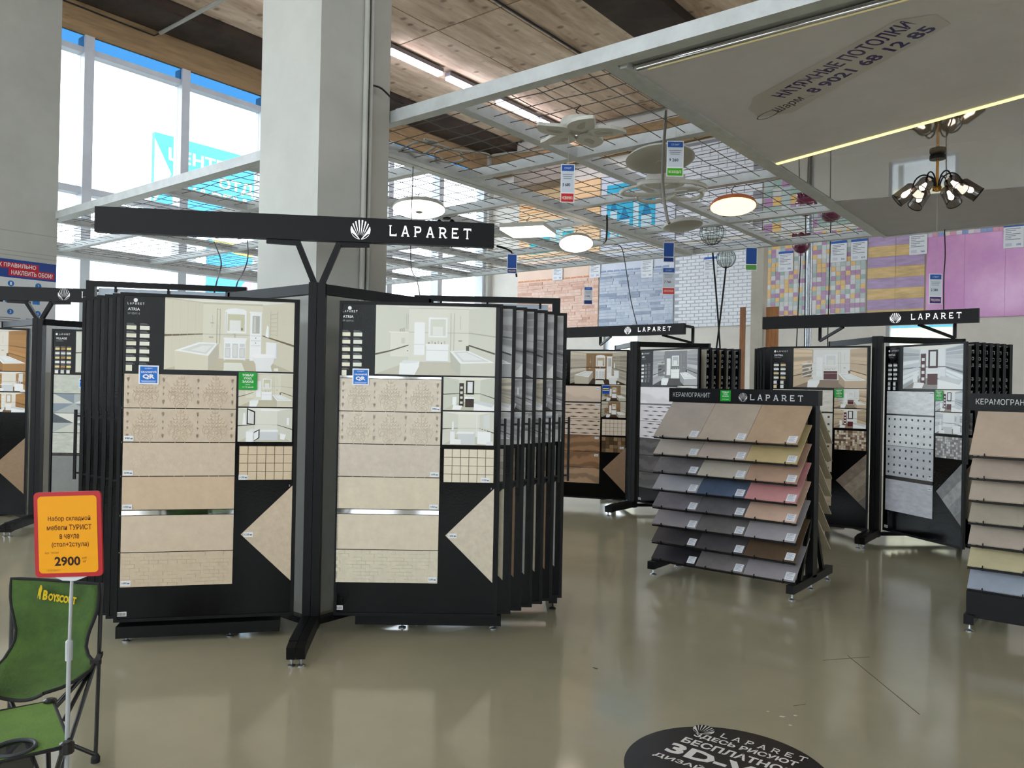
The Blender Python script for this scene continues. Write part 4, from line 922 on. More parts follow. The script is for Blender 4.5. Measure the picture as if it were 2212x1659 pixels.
# ------------------------------------------------------------------ outside the windows
def outdoor_board(x, y0, y1, z0, z1, label):
    t = empty('billboard', (x, (y0+y1)/2, 0), R(90), label, 'billboard'); w = y1-y0
    MB().bx(-w/2, w/2, .02, .2, z0, z1).build('board', mat('billboard_blue', (74, 176, 226), .6), t)
    for k in (-.3, .3): MB().bx(w*k-.15, w*k+.15, .2, .5, -1.0, z1-.2).build('support_post', M_STEEL, t)
    return t
t = outdoor_board(-24, 12.0, 19.0, 6.9, 9.35, 'blue outdoor billboard with cream lettering seen through the window')
pr = Print(.015); CR = (232, 236, 200)
pr.poly([(-3.5, 9.15), (-2.95, 8.15), (-3.5, 7.1)], (240, 244, 246), 0)
pr.text('ЦЕНТР', -3.05, 8.5, w=2.0, h=.48, col=CR, lay=0, bold=.03); pr.text('ОТДЕЛКИ', -1.3, 7.98, w=2.9, h=.44, col=CR, lay=0, bold=.03); pr.text('И РЕМОНТА', -2.2, 7.46, w=3.8, h=.44, col=CR, lay=0, bold=.03)
pr.build('lettering', t, m=M_PRINTM)
t = outdoor_board(-24, 13.9, 19.0, 4.2, 6.3, 'lower blue and yellow outdoor board seen through the window')
pr = Print(.015); pr.poly([(-2.5, 6.3), (2.5, 6.3), (2.5, 5.7), (-1.6, 5.95)], (238, 224, 120), 0); pr.disc(-1.0, 4.75, .35, (240, 160, 190), 0); pr.text('ЭС', -.3, 4.45, w=1.6, h=.75, col=(226, 240, 246), lay=0, bold=.02); pr.build('lettering', t, m=M_PRINTM)
for k, (xa, xb) in enumerate(((-10.9, -8.9), (-4.4, -2.2))):
    t = empty('outdoor_sign', ((xa+xb)/2, 19.0, 0), 0, 'blue topped cream outdoor sign behind the %s far wall window' % ('left', 'right')[k], 'outdoor sign')
    MB().bx(-1.3, 1.3, 0, .1, 1.0, 3.1).build('board', mat('pale_yellow_board', (250, 244, 214), .6), t)
    MB().bx(-1.3, 1.3, -.02, 0, 3.1, 3.8).build('top_band', mat('billboard_blue', (74, 176, 226), .6), t)
    for q in (-.9, .9): MB().bx(q-.05, q+.05, .1, .2, -1.0, 2.9).build('support_post', M_STEEL, t)
og = MB().bx(-60, 40, -50, 60, -1.2, -1.0).build('ground', mat('asphalt', (120, 120, 118), .9, noise=(1, .2))); tag(og, kind='structure')
# ------------------------------------------------------------------ hung lattice of white beams and wire mesh
ZG = 3.6; BW = .09
def lattice(label, xs, ys_, xr, yr, extra=(), skip=()):
    t = empty('ceiling_lattice', (xs[0], ys_[0], ZG), 0, label, 'lattice ceiling'); ox, oy = xs[0], ys_[0]
    for x in xs: MB().bx(x-ox-BW/2, x-ox+BW/2, yr[0]-oy, yr[1]-oy, 0, BW).build('beam', M_WHITE, t)
    for y in ys_: MB().bx(xr[0]-ox, xr[1]-ox, y-oy-BW/2, y-oy+BW/2, 0.001, BW-.001).build('beam', M_WHITE, t)
    for (a, b_, w) in extra: MB().bar((a[0]-ox, a[1]-oy, a[2]-ZG), (b_[0]-ox, b_[1]-oy, b_[2]-ZG), w, w).build('beam', M_WHITE, t)
    sx = sorted(xs); sy = sorted(ys_); mw = mat('bare_mesh_wire', (96, 90, 84), .5, .0)
    for i in range(len(sx)-1):
        for j in range(len(sy)-1):
            if (i, j) in skip: continue
            x0, x1, y0, y1 = sx[i]-ox, sx[i+1]-ox, sy[j]-oy, sy[j+1]-oy; b = MB()
            nx = max(2, round((x1-x0)/.2)); ny = max(2, round((y1-y0)/.2))
            for k in range(1, nx): 
                x = x0+(x1-x0)*k/nx; b.tube([(x, y0+(y1-y0)*q/4, .03+random.uniform(-.012, .012)) for q in range(5)], .0035, 5)
            for k in range(1, ny):
                y = y0+(y1-y0)*k/ny; b.tube([(x0+(x1-x0)*q/4, y, .036+random.uniform(-.012, .012)) for q in range(5)], .0035, 5)
            o = b.build('wire_mesh', mw, t); o['kind'] = 'stuff'
    return t
lattice('white lattice ceiling frame with wire mesh right of the column', [-2.58, -3.85, -5.1], [4.1, 5.65, 7.2, 8.85, 10.55], (-5.1, -2.58), (4.1, 10.6),
        extra=[((-4.42, 4.1, 3.645), (2.2, 4.1, 3.645), .095), ((-5.14, 4.1, 3.645), (-10.6, 4.1, 3.645), .09)])
lattice('white lattice ceiling frame with wire mesh along the windows', [-5.2, -6.55, -8.15, -9.6, -10.85, -13.5], [4.15, 5.2, 6.67, 7.95, 9.25, 10.62], (-13.5, -5.2), (4.15, 10.66), extra=[((-13.45, 3.0, 3.65), (-13.45, 10.66, 3.65), .2)])
# stretch ceiling sample box
t = empty('stretch_ceiling', (-2.5, 4.2, 3.6), 0, 'grey stretch ceiling sample with matte and mirror gloss zones', 'ceiling sample'); ox, oy = -2.5, 4.2
M_MATTE = mat('matte_stretch_film', (228, 226, 234), .55, noise=(3, .04)); M_GLOSSF = mat('mirror_stretch_film', (150, 144, 132), .03, .0, spec=1.0, coat=1.)
MB().flat([(0.02, .06), (4.5, .06), (4.5, 1.05), (.02, 2.54)], 0, .02).build('matte_sheet', M_MATTE, t)
MB().flat([(.02, 2.57), (4.5, 1.08), (4.5, 5.3), (.02, 4.2)], 0, .02).build('gloss_sheet', M_GLOSSF, t)
MB().flat([(.02, 4.22), (4.5, 5.32), (4.5, 6.38), (.02, 6.38)], -.004, .02).build('matte_sheet', mat('grey_matte_film', (204, 200, 210), .6, noise=(3, .04)), t)
M_LED = mat('yellow_led_diffuser', (255, 240, 150), .4, emit=1.6); M_LED2 = mat('dim_led_diffuser', (226, 214, 150), .4, emit=.25)
MB().bar((.02, 2.55, -.002), (4.5, 1.06, -.002), .035, .012).build('led_strip', M_LED, t)
MB().bx(.1, 4.5, .075, .11, -.004, .0).build('led_strip', M_LED2, t)
MB().tube([(.06, .04, -.012), (4.5, .04, -.012)], .014, 10).build('edge_profile', M_CHROME, t, smooth=True)
MB().bx(-.03, .02, -.02, 6.45, -.012, .1).build('edge_profile', M_WHITE, t)
MB().bx(.02, 4.5, 6.38, 6.45, -.012, .1).build('edge_profile', M_WHITE, t)
MB().bx(.0, 4.5, .02, 6.4, .03, .1).build('backing_frame', M_WHITE, t)
# banner stuck on it; underside facing down, read from below
def on_ceiling(pr, name, parent, loc, ang):
    """print plane turned to face the floor: print x -> direction ang, print z -> its left seen from below"""
    o = pr.build(name, parent, loc, m=M_PRINTG); u = Vector((math.cos(ang), math.sin(ang), 0)); n = Vector((0, 0, -1)); v = n.cross(u)
    o.rotation_euler = Matrix(((u.x, -n.x, v.x), (u.y, -n.y, v.y), (u.z, -n.z, v.z))).to_euler(); return o
ban = Vector((-2.20, 5.55, 3.5985)); ang = math.atan2(4.60-5.36, -.86+1.98); PU = (58, 42, 104); INK = (24, 20, 34)
pr = Print(0)
pr.poly([(0.03, .0), (.2, -.16), (1.62, -.10), (1.68, .06), (1.56, .20), (.35, .26), (.16, .17)], (206, 202, 200), 0)
pr.text('НАТЯЖНЫЕ ПОТОЛКИ', .42, .06, w=1.14, h=.115, col=PU, lay=1, bold=.024); pr.text('8 9021 68 12 85', .56, -.08, w=1.0, h=.10, col=PU, lay=1, bold=.03)
pr.text('Шарм', .17, -.10, w=.3, h=.11, col=INK, lay=1, shear=.4); 
cur = [(.10+.09*math.cos(a)*1.2, -.03+.045*math.sin(a)) for a in [2*math.pi*i/18 for i in range(19)]]
for p, q in zip(cur, cur[1:]): pr.line(p, q, .006, INK, 1)
pr.line((.46, -.06), (.53, -.09), .006, (150, 140, 150), 1); pr.line((.53, -.09), (.5, -.03), .005, (150, 140, 150), 1)
o = on_ceiling(pr, 'advert_banner', None, ban, ang); tag(o, 'pale advert sticker with purple lettering on the stretch ceiling', 'banner')

# ------------------------------------------------------------------ lamps
M_LAMPW = mat('white_lamp_plastic', (214, 214, 206), .35, noise=(9, .05)); M_LAMPG = mat('grey_lamp_metal', (178, 176, 166), .4)
M_LIT = mat('lit_opal_diffuser', (255, 250, 246), .4, emit=7.); M_LITW = mat('warm_lit_diffuser', (255, 226, 150), .4, emit=2.6); M_LITO = mat('lit_peach_diffuser', (255, 238, 224), .4, emit=5.)
def hook(parent, z0, z1, x=0, y=0):
    b = MB(); h = z1-z0
    b.tube([(x+.02*math.sin(2*math.pi*k/10), y, z0+h*k/10) for k in range(11)]+[(x+.02, y, z1+.012), (x+.0, y, z1+.02)], .0035, 6); return b.build('hook', M_BLACK, parent)
def disc_lamp(name, loc, d, label, litm, tiltv=(0, 0, 1), rim=None, thick=.05, hole=True, hk=.12):
    t = empty(name, loc, 0, label, 'lamp', 'lamps hung from the lattice'); r = d/2
    MB().lathe([(r*.7, thick), (r*.92, thick*.9), (r*1.0, thick*.3), (r*1.0, 0)], 40, (0, 0, 0), tiltv).build('housing', rim or M_LAMPW, t, smooth=True)
    MB().lathe([(r*.97, .004), (r*.97, -.002), (r*.85, -.018), (r*.5, -.026), (.001, -.028)], 40, (0, 0, 0), tiltv).build('diffuser', litm, t, smooth=True)
    if hole: MB().lathe([(r*.14, -.027), (r*.13, -.031), (.001, -.031)], 20, (0, 0, 0), tiltv).build('centre_cap', M_LAMPG, t)
    hook(t, thick, hk); return t
disc_lamp('disc_lamp', (-5.95, 5.82, 3.46), .56, 'large lit white disc lamp beside the column', M_LIT, (-.10, .10, 1), hk=.17)
disc_lamp('oval_lamp', (-5.65, 8.34, 3.46), .44, 'glowing tilted oval lamp above the pale reversed header', M_LITO, (-.22, .28, 1), hole=False, hk=.16)
disc_lamp('disc_lamp', (-3.14, 7.38, 3.43), .45, 'warm yellow lit disc lamp under the stretch ceiling edge', M_LITW, (-.10, .16, 1), hole=False, hk=.19, rim=mat('orange_rim', (206, 120, 80), .4))
disc_lamp('disc_lamp', (-4.18, 8.39, 3.53), .46, 'unlit grey disc lamp with two hooks', M_LAMPG, (-.14, .02, 1), hole=False, hk=.1)
disc_lamp('disc_lamp', (-3.13, 5.84, 3.525), .57, 'unlit wide plate lamp with concentric rings', M_LAMPG, (-.12, .1, 1), thick=.03, hk=.10)
# square lamp
t = empty('square_lamp', (-5.70, 7.39, 3.47), R(20), 'lit white square panel lamp left of the oval lamp', 'lamp', 'lamps hung from the lattice')
MB().bx(-.27, .27, -.27, .27, .0, .05).build('housing', M_LAMPW, t); MB().bx(-.265, .265, -.265, .265, -.025, .0).build('diffuser', M_LITO, t); hook(t, .05, .15)
# petal lamp
def petal(ang, r0, r1, w, z):
    ca, sa = math.cos(ang), math.sin(ang); P = []
    for i in range(20):
        a = 2*math.pi*i/20; u = (r0+r1)/2+(r1-r0)/2*math.cos(a); v = w/2*math.sin(a)*(1.1-.35*math.cos(a))+.35*w*max(0, math.cos(a))**3
        P.append((u*ca-v*sa, u*sa+v*ca))
    return P
t = empty('flower_lamp', (-3.16, 4.66, 3.44), 0, 'unlit grey petal lamp nearest the column beam', 'lamp', 'lamps hung from the lattice')
MB().lathe([(.05, .095), (.125, .09), (.13, .06), (.13, .035), (.115, .02), (.001, .015)], 36).build('housing', M_LAMPW, t, smooth=True)
for k in range(5):
    pp = petal(2*math.pi*k/5+.4, .07, .34, .17, 0)
    p = MB().flat(pp, -.012, .012).build('petal', M_LAMPW, t)
    q = petal(2*math.pi*k/5+.4, .12, .25, .05, 0); MB().flat(q, -.016, -.012).build('light_slot', M_LAMPG, p)
hook(t, .095, .18)
t = empty('swirl_lamp', (-3.35, 6.35, 3.43), 0, 'unlit grey swirl lamp under the wide plate lamp', 'lamp', 'lamps hung from the lattice')
MB().lathe([(.06, .11), (.17, .105), (.175, .08), (.175, .03), (.001, .025)], 36).build('housing', M_LAMPW, t, smooth=True)
for k in range(5):
    a0 = 2*math.pi*k/5; pts = []
    for i in range(12):
        a = a0+.17*i*1.0; r = .10+.29*math.sin(math.pi*i/14); pts.append((r*math.cos(a), r*math.sin(a), -.03+.012*math.sin(i*.6)))
    MB().tube(pts, [.008+.014*math.sin(math.pi*(i+.5)/12) for i in range(12)], 8).build('arm', M_LAMPW, t, smooth=True)
hook(t, .11, .215)
# see-through wire globes and plum globes
def globe(name, loc, d, label, m, wire):
    t = empty(name, loc, 0, label, 'lamp', 'lamps hung from the lattice'); r = d/2
    prof = [(max(.001, r*math.cos(a)), r*math.sin(a)) for a in [-math.pi/2+math.pi*i/14 for i in range(15)]]
    MB().lathe(prof, 28).build('globe', m, t, smooth=True)
    if wire:
        b = MB()
        for k in range(6): b.tube([(r*1.01*math.cos(a)*math.cos(k*math.pi/6), r*1.01*math.cos(a)*math.sin(k*math.pi/6), r*1.01*math.sin(a)) for a in [2*math.pi*i/24 for i in range(24)]], .0025, 5, closed=True)
        b.build('wire_cage', M_BLACK, t)
    MB().lathe([(.03, 0), (.03, .05), (.01, .055)], 14, (0, 0, r-.005)).build('cap', M_BLACK, t); hook(t, r+.05, r+.1)
GL = mat_glass('smoky_globe_glass', (.78, .82, .8), .12, .05); PL = mat('plum_glass', (110, 40, 72), .12, noise=(4, .2), coat=.6)
def stem_lamp(name, head, d, foot, m, wire, label, bend=0.):
    """tall lamp: one globe head on a thin curved stem rising from a floor plate"""
    t = empty(name, (foot[0], foot[1], 0), 0, label, 'floor lamp', 'tall stem lamps near the far wall'); r = d/2; h = Vector((head[0]-foot[0], head[1]-foot[1], head[2]))
    prof = [(max(.001, r*math.cos(a)), r*math.sin(a)) for a in [-math.pi/2+math.pi*i/14 for i in range(15)]]
    MB().lathe(prof, 28, h).build('globe', m, t, smooth=True)
    if wire:
        b = MB()
        for k in range(6): b.tube([(h.x+r*1.01*math.cos(a)*math.cos(k*math.pi/6), h.y+r*1.01*math.cos(a)*math.sin(k*math.pi/6), h.z+r*1.01*math.sin(a)) for a in [2*math.pi*i/24 for i in range(24)]], .003, 5, closed=True)
        b.build('wire_cage', M_BLACK, t)
    else:
        for k in range(5): MB().lathe([(.001, 0), (.045, .03), (.05, .09), (.001, .13)], 10, h+Vector((.05*math.cos(k*1.26), .05*math.sin(k*1.26), r*.6)), (math.cos(k*1.26), math.sin(k*1.26), 1.1)).build('petal', m, t, smooth=True)
    pts = [(h.x*u+bend*math.sin(math.pi*u), h.y*u, .02+(h.z-r*.9-.02)*u) for u in [i/12 for i in range(13)]]
    MB().tube(pts, .014 if wire else .008, 7).build('stem', M_BLACK, t, smooth=True)
    MB().lathe([(.001, 0), (.14, 0), (.14, .015), (.02, .025)], 24).build('base', M_BLACK, t)
stem_lamp('globe_floor_lamp', (-5.33, 11.72, 4.13), .38, (-5.12, 11.9), GL, True, 'tall globe lamp seen through the mesh, upper glass globe', .05)
stem_lamp('globe_floor_lamp', (-5.15, 11.87, 3.73), .30, (-5.5, 11.6), GL, True, 'tall globe lamp with its glass globe below the far beam', .04)
stem_lamp('plum_floor_lamp', (-4.1, 12.45, 4.55), .34, (-4.07, 12.49), PL, False, 'tall plum flower lamp left of the silver pole top, seen through mesh')
stem_lamp('plum_floor_lamp', (-3.79, 12.7, 4.46), .34, (-3.82, 12.68), PL, False, 'tall plum flower lamp right of the silver pole')
stem_lamp('plum_floor_lamp', (-4.15, 12.41, 3.93), .27, (-4.24, 12.35), PL, False, 'lowest plum flower lamp below the far beam')
t = empty('spot_cluster', (-6.49, 6.81, 3.52), 0, 'small black spotlight cluster just above the lit brand sign', 'lamp')
MB().lathe([(.05, .08), (.05, .1), (.01, .105)], 16).build('mount', M_BLACK, t)
for k in range(3): MB().lathe([(.03, -.045), (.03, .045), (.012, .055)], 14, (.07*math.cos(k*2.1), .07*math.sin(k*2.1), .02), (math.cos(k*2.1), math.sin(k*2.1), .8)).build('spot_head', M_BLACK, t)
# chandelier
t = empty('chandelier', (-1.31, 7.22, 3.59), 0, 'six armed black and gold chandelier with smoky glass shades', 'chandelier')
GOLD = mat('brushed_gold', (212, 158, 84), .2, 1.); SHD = mat_glass('smoky_shade_glass', (.42, .38, .36), .12, .04)
MB().lathe([(.06, 0), (.062, -.025), (.06, -.035), (.001, -.035)], 28).build('ceiling_rose', M_BLACK, t, smooth=True)
MB().tube([(0, 0, -.03), (0, 0, -.30)], .011, 12).build('stem', GOLD, t, smooth=True); MB().lathe([(.032, -.26), (.034, -.265), (.034, -.295), (.02, -.30), (.001, -.3)], 20).build('hub', GOLD, t, smooth=True)
for k in range(6):
    a = 2*math.pi*k/6+.25; dx, dy = math.cos(a), math.sin(a)
    pts = [(dx*(.02+.16*(1-math.cos(math.pi*i/10))/2), dy*(.02+.16*(1-math.cos(math.pi*i/10))/2), -.26+.105*math.sin(math.pi*i/10)) for i in range(11)]
    ar = MB().tube(pts, .006, 8).build('arm', M_BLACK, t, smooth=True)
    c = Vector((dx*.19, dy*.19, -.27)); ax = Vector((dx*.8, dy*.8, -.62)).normalized()
    sh = MB().lathe([(.012, -.035), (.045, -.032), (.060, -.012), (.060, .135)], 24, c, ax); 
    sh.f = sh.f[:-1]; sh.build('shade', SHD, t, smooth=True)
    rm = MB().lathe([(.059, .132), (.0625, .132), (.0625, .139), (.059, .139), (.059, .132)], 24, c, ax); rm.f = rm.f[:-2]; rm.build('shade_rim', M_BLACK, t)
    MB().lathe([(.001, .09), (.014, .085), (.024, .066), (.018, .04), (.012, .0)], 14, c, ax).build('bulb', mat('lit_bulb', (255, 236, 214), .4, emit=11.), t, smooth=True)
# fluorescent battens under the slab
M_TUBE = mat('lit_fluorescent_tube', (238, 236, 255), .4, emit=26.)
def batten(x, y, z, L, label, group=None):
    t = empty('fluorescent_batten', (x, y, z), 0, label, 'ceiling light', group or 'ceiling battens')
    MB().bx(-.08, .08, -L/2, L/2, .03, .11).build('housing', mat('grey_batten_body', (120, 116, 122), .5), t)
    MB().bx(-.075, .075, -L/2+.02, L/2-.02, -.03, .03).build('diffuser', M_TUBE, t)
    for q in (-.4, .4): MB().bx(-.012, .012, q*L-.012, q*L+.012, .11, 8.2-z).build('hanger', M_STEEL, t)
xs_ = -11.35
for k, (y0, y1) in enumerate(((10.2, 11.65), (11.85, 13.3), (13.5, 14.95), (15.05, 16.3))):
    batten(xs_, (y0+y1)/2, 8.05, y1-y0, ('lit fluorescent batten touching the column, first of the row', 'short visible lit batten above the front beam, second of the row', 'lit batten seen through the mesh, third of the row', 'far end lit batten behind the petal lamp, fourth of the row')[k])
for j, (x, nm) in enumerate(((-11.35, 'window side'), (-4.2, 'middle'), (3.4, 'added right side'))):
    for i, y in enumerate((-6, -3.2, -.4, 2.4, 5.2, 8.0) if j == 0 else ((-6, -3.2, -.4, 2.4) if j == 1 else (-6, -3.2, -.4, 2.4, 5.2, 8.0, 10.8, 13.6))):  # right row is unseen, extended forward to brighten the rear racks
        batten(x, y, 8.05, 1.45, 'lit batten high above and behind the view, %s row' % nm, 'ceiling battens out of view')
# ------------------------------------------------------------------ hanging price tags on strings
def price_tag(x, y, z, zs, w, h, txt, foot, footcol, label, body=(206, 214, 226), plain=False):
    t = empty('price_tag', (x, y, z), R(38.6), label, 'price tag', 'price tags hung under the lamps')
    hf = h*.25
    MB().bx(-w/2, w/2, 0, .003, 0, h).build('card', mat('white_card', (232, 234, 238), .4), t)
    pr = Print(-.0005); pr.rect(-w/2+.006, hf+.006, w/2-.006, h-.006, (44, 84, 160) if plain else body, 0)
    if not plain:
        pr.rect(-w/2+.006, h*.82, w/2-.006, h-.006, (48, 92, 172), 1); pr.text('СМИТ', -w*.25, h*.87, w=w*.5, h=h*.05, col=(214, 224, 240), lay=2)
        for k in range(3): pr.rect(-w*.36+.03*w*k, h*(.72-.05*k), w*.36-.05*w*k, h*(.735-.05*k), (120, 126, 140), 1)
        pr.text(txt, -w*.36, h*.42, w=w*.55, h=h*.09, col=(34, 36, 44), lay=1, bold=.02)
    pr.rect(-w/2+.006, .006, w/2-.006, hf-.004, footcol, 1); 
    if foot: pr.text(foot, -w*.38, hf*.32, w=w*.76, h=hf*.36, col=(238, 226, 210), lay=2, bold=.02)
    pr.build('print', t, m=M_PRINTM); MB().tube([(0, .001, h), (.004, .001, (h+zs-z)/2), (0, .001, zs-z)], .0012, 5).build('string', M_CABLEW, t)
price_tag(-3.20, 4.60, 2.93, 3.42, .10, .275, '5 680', 'НОВИНКА', (196, 40, 46), 'blue topped price tag 5 680 with red foot under the petal lamp')
price_tag(-2.70, 5.27, 3.19, 3.60, .125, .265, '9 260', 'НЕ ЗАБУДЬТЕ', (70, 168, 40), 'blue topped price tag 9 260 with green foot before the swirl lamp')
price_tag(-5.76, 7.17, 2.94, 3.60, .115, .23, '', 'ТРЕНД СЕЗОНА', (36, 52, 120), 'dark blue price tag left, hanging from the square lamp', plain=True)
price_tag(-4.29, 8.26, 3.10, 3.50, .125, .23, '', '', (36, 60, 130), 'upper dark blue tag under the unlit disc lamp', plain=True)
price_tag(-4.28, 8.25, 2.72, 3.10, .145, .315, '7 760', 'НОВАЯ КОЛЛЕКЦИЯ', (214, 70, 72), 'price tag 7 760 with red foot before the white bricks')
price_tag(-2.98, 7.47, 2.80, 3.40, .115, .225, '', '', (92, 160, 76), 'blue tag with green foot before the cream post', plain=True, body=(90, 110, 190))
price_tag(-5.49, 8.40, 2.68, 3.42, .11, .225, '1 580', '', (36, 60, 120), 'grey price tag low before the orange stone panel')
price_tag(-1.31, 7.23, 2.36, 3.28, .105, .25, '2 580', 'ТРЕНД СЕЗОНА', (80, 52, 120), 'blue edged price tag 2 580 hanging from the chandelier')
# ------------------------------------------------------------------ cables over the lattice
def cable(pts, r, m, label, n=6):
    P = [Vector(p) for p in pts]; out = []
    for i in range(len(P)-1):
        p0 = P[max(0, i-1)]; p1 = P[i]; p2 = P[i+1]; p3 = P[min(len(P)-1, i+2)]
        for k in range(n):
            u = k/n; out.append(.5*((2*p1)+(p2-p0)*u+(2*p0-5*p1+4*p2-p3)*u*u+(3*p1-p0-3*p2+p3)*u**3))
    out.append(P[-1]); o = MB().tube(out, r, 6).build('cable', m, smooth=True); tag(o, label, 'cable', 'loose cables'); return o
loop = [(-4.9+.22*math.cos(a)*(1+.3*math.sin(1.7*a))+.01*a, 4.62+.2*math.sin(a)*(1+.2*math.cos(2.3*a))+.05*a, 3.66+.01*math.sin(3*a)) for a in [.7*i for i in range(20)]]
cable(loop+[(-4.5, 5.3, 3.66), (-4.2, 5.5, 3.70), (-3.9, 5.6, 3.72)], .011, M_CABLEW, 'coil of grey cable lying on the mesh beside the column', 4)
cable([(-4.42, 3.82, 3.80), (-4.41, 3.9, 3.80), (-4.40, 4.0, 3.755), (-4.36, 4.08, 3.73)], .007, M_CABLE, 'short black cable loop on the column above the beam')
cable([(-2.75, 5.2, 3.68), (-2.83, 5.35, 3.62), (-2.92, 5.5, 3.45), (-2.96, 5.58, 3.2), (-2.94, 5.62, 2.98), (-2.92, 5.62, 2.93)], .012, mat('grey_sleeve', (120, 116, 108), .5), 'grey sleeved cable hanging in front of the swirl lamp')
cable([(-5.72, 9.38, 3.62), (-5.6, 9.36, 3.58), (-5.52, 9.33, 3.4), (-5.3, 9.15, 2.8), (-5.15, 9.06, 2.46)], .006, M_CABLE, 'thin black cable from the lattice to the brand sign of the rear rack')
cable([(-4.92, 7.9, 3.66), (-4.98, 8.0, 3.55), (-5.05, 8.1, 3.42), (-5.15, 8.2, 3.4)], .012, M_CABLE, 'bent black cable right of the oval lamp')
cable([(-7.2, 8.6, 3.62), (-7.05, 8.75, 3.55), (-7.05, 8.85, 3.35), (-7.1, 8.95, 3.22)], .014, M_CABLE, 'bent black cable stub right of the lit brand sign')
cable([(-1.57, 9.1, 2.5), (-1.66, 9.6, 2.9), (-1.72, 10.0, 3.2), (-1.81, 10.46, 3.58)], .006, M_CABLE, 'thin black cable with inline switch down to the right brand sign')
cable([(-7.0, 4.1, 2.95), (-6.62, 3.95, 2.72), (-6.42, 3.82, 2.57), (-5.75, 3.4, 2.4), (-5.62, 3.3, 2.27)], .006, M_CABLE, 'black cable left of the column dropping behind the sign, outer one')
cable([(-6.9, 4.4, 3.0), (-6.5, 4.15, 2.75), (-6.26, 3.95, 2.57), (-5.7, 3.55, 2.4), (-5.52, 3.42, 2.27)], .006, M_CABLE, 'black cable left of the column dropping behind the sign, inner one')
cable([(-4.03, 3.97, 2.24), (-4.3, 4.2, 2.4), (-5.0, 4.8, 2.72), (-5.2, 5.0, 3.62)], .004, M_CABLE, 'thin black cable rising from the right rail of the large rack')
# ------------------------------------------------------------------ poster on the left column
pr = Print(0); w = .86
pr.rect(0, 0, w, 1.35, (222, 226, 228), 0); pr.rect(0, 1.13, w, 1.35, (44, 74, 150), 1)
pr.rect(.0, 1.24, .66, 1.315, (196, 40, 56), 2); pr.rect(.33, 1.155, w-.02, 1.24, (196, 40, 56), 2)
pr.text('КАК ПРАВИЛЬНО', .15, 1.255, w=.48, h=.05, lay=3, bold=.02); pr.text('НАКЛЕИТЬ ОБОИ?', .36, 1.17, w=.46, h=.055, lay=3, bold=.02)
for k, (x, z) in enumerate(((.36, 1.06), (.66, 1.06), (.36, .72), (.66, .72))):
    pr.disc(x, z, .035, (40, 120, 196), 1); pr.text('1234'[k], x-.01, z-.018, w=.02, h=.036, lay=2)
    for q in range(3): pr.rect(x-.13, z-.08-.025*q, x+.11-.02*q, z-.068-.025*q, (150, 152, 156), 1)
    pr.rect(x-.06, z-.23, x+.02, z-.17, (50, 130, 210), 1); pr.rect(x-.13, z-.23, x-.08, z-.2, (40, 40, 44), 1)
o = pr.build('instruction_poster', None, (-10.592, 3.215, 1.67), (0, 0, R(90)), m=M_PRINTG)
tag(o, 'blue and red headed wallpapering instruction poster on the left column', 'poster')
# ------------------------------------------------------------------ round floor sticker
b = MB(); b.lathe([(.001, 0), (.43, 0), (.43, .0012), (.001, .0014)], 72)
st = b.build('floor_sticker', mat('black_floor_vinyl', (40, 38, 40), .22, noise=(5, .35)), None, (-1.33, 3.17, .0002))
tag(st, 'round black floor sticker with white lettering in the foreground', 'floor sticker')
pr = Print(0)
emblem(pr, -.235, .315, .05, (222, 220, 214), 1); brand(pr, -.15, .29, .39, .048, (222, 220, 214), 1)
WT = (222, 220, 214)
pr.text('ЗДЕСЬ РИСУЮТ', -.25, .215, w=.47, h=.055, col=WT, lay=1, bold=.03); pr.text('БЕСПЛАТНО!', -.27, .13, w=.47, h=.062, col=WT, lay=1, bold=.03)
pr.text('3D-VR', -.29, .0, w=.50, h=.105, col=WT, lay=1, bold=.04); pr.text('ДИЗАЙН-ПРОЕКТ', -.31, -.075, w=.56, h=.05, col=WT, lay=1, bold=.02)
pr.build('lettering', st, (0, 0, .0016), (R(-90), 0, R(2)), m=M_PRINTM)
# a few chips of litter by the sticker
for k, (x, y, s) in enumerate(((-1.36, 3.87, .02), (-1.31, 3.93, .013), (-1.29, 3.80, .012), (-1.43, 3.89, .009))):
    o = MB().flat([(0, 0), (s, .3*s), (1.3*s, s), (.2*s, .8*s)], 0, .001).build('paint_chip', mat('pale_chip', (206, 198, 178), .6), None, (x, y, .0002))
    tag(o, 'tiny pale paint chip on the floor beyond the round sticker', 'paint chip', 'paint chips on the floor')
# ------------------------------------------------------------------ folding camp chair, table, price sign
GREEN = mat('green_canvas', (70, 98, 34), .85, noise=(9, .22), bump=(90, .25), c2=(48, 74, 28)); PIPE = mat('black_piping', (18, 18, 18), .8); TUBE = mat('black_enamel_tube', (22, 22, 22), .35)
ch = empty('folding_chair', (-3.47, 1.345, 0), R(38.6), 'green canvas folding camp chair with yellow lettering', 'chair')
rows_ = [((-.223, .09, .751), (.145, .09, .734)), ((-.223, .085, .721), (.149, .085, .701)), ((-.217, .075, .677), (.153, .075, .665)), ((-.204, .065, .637), (.155, .065, .632)), ((-.185, .055, .596), (.148, .055, .593)),
         ((-.168, .045, .551), (.136, .045, .553)), ((-.167, .035, .512), (.131, .035, .522)), ((-.177, .02, .478), (.134, .02, .492)), ((-.19, 0, .443), (.155, 0, .465)), ((-.197, -.03, .423), (.2, -.03, .446)),
         ((-.181, -.07, .404), (.205, -.07, .431)), ((-.151, -.12, .387), (.181, -.12, .412)), ((-.122, -.17, .377), (.144, -.17, .397)), ((-.105, -.2, .372), (.094, -.2, .386))]
b = MB(); n = 13; g = []
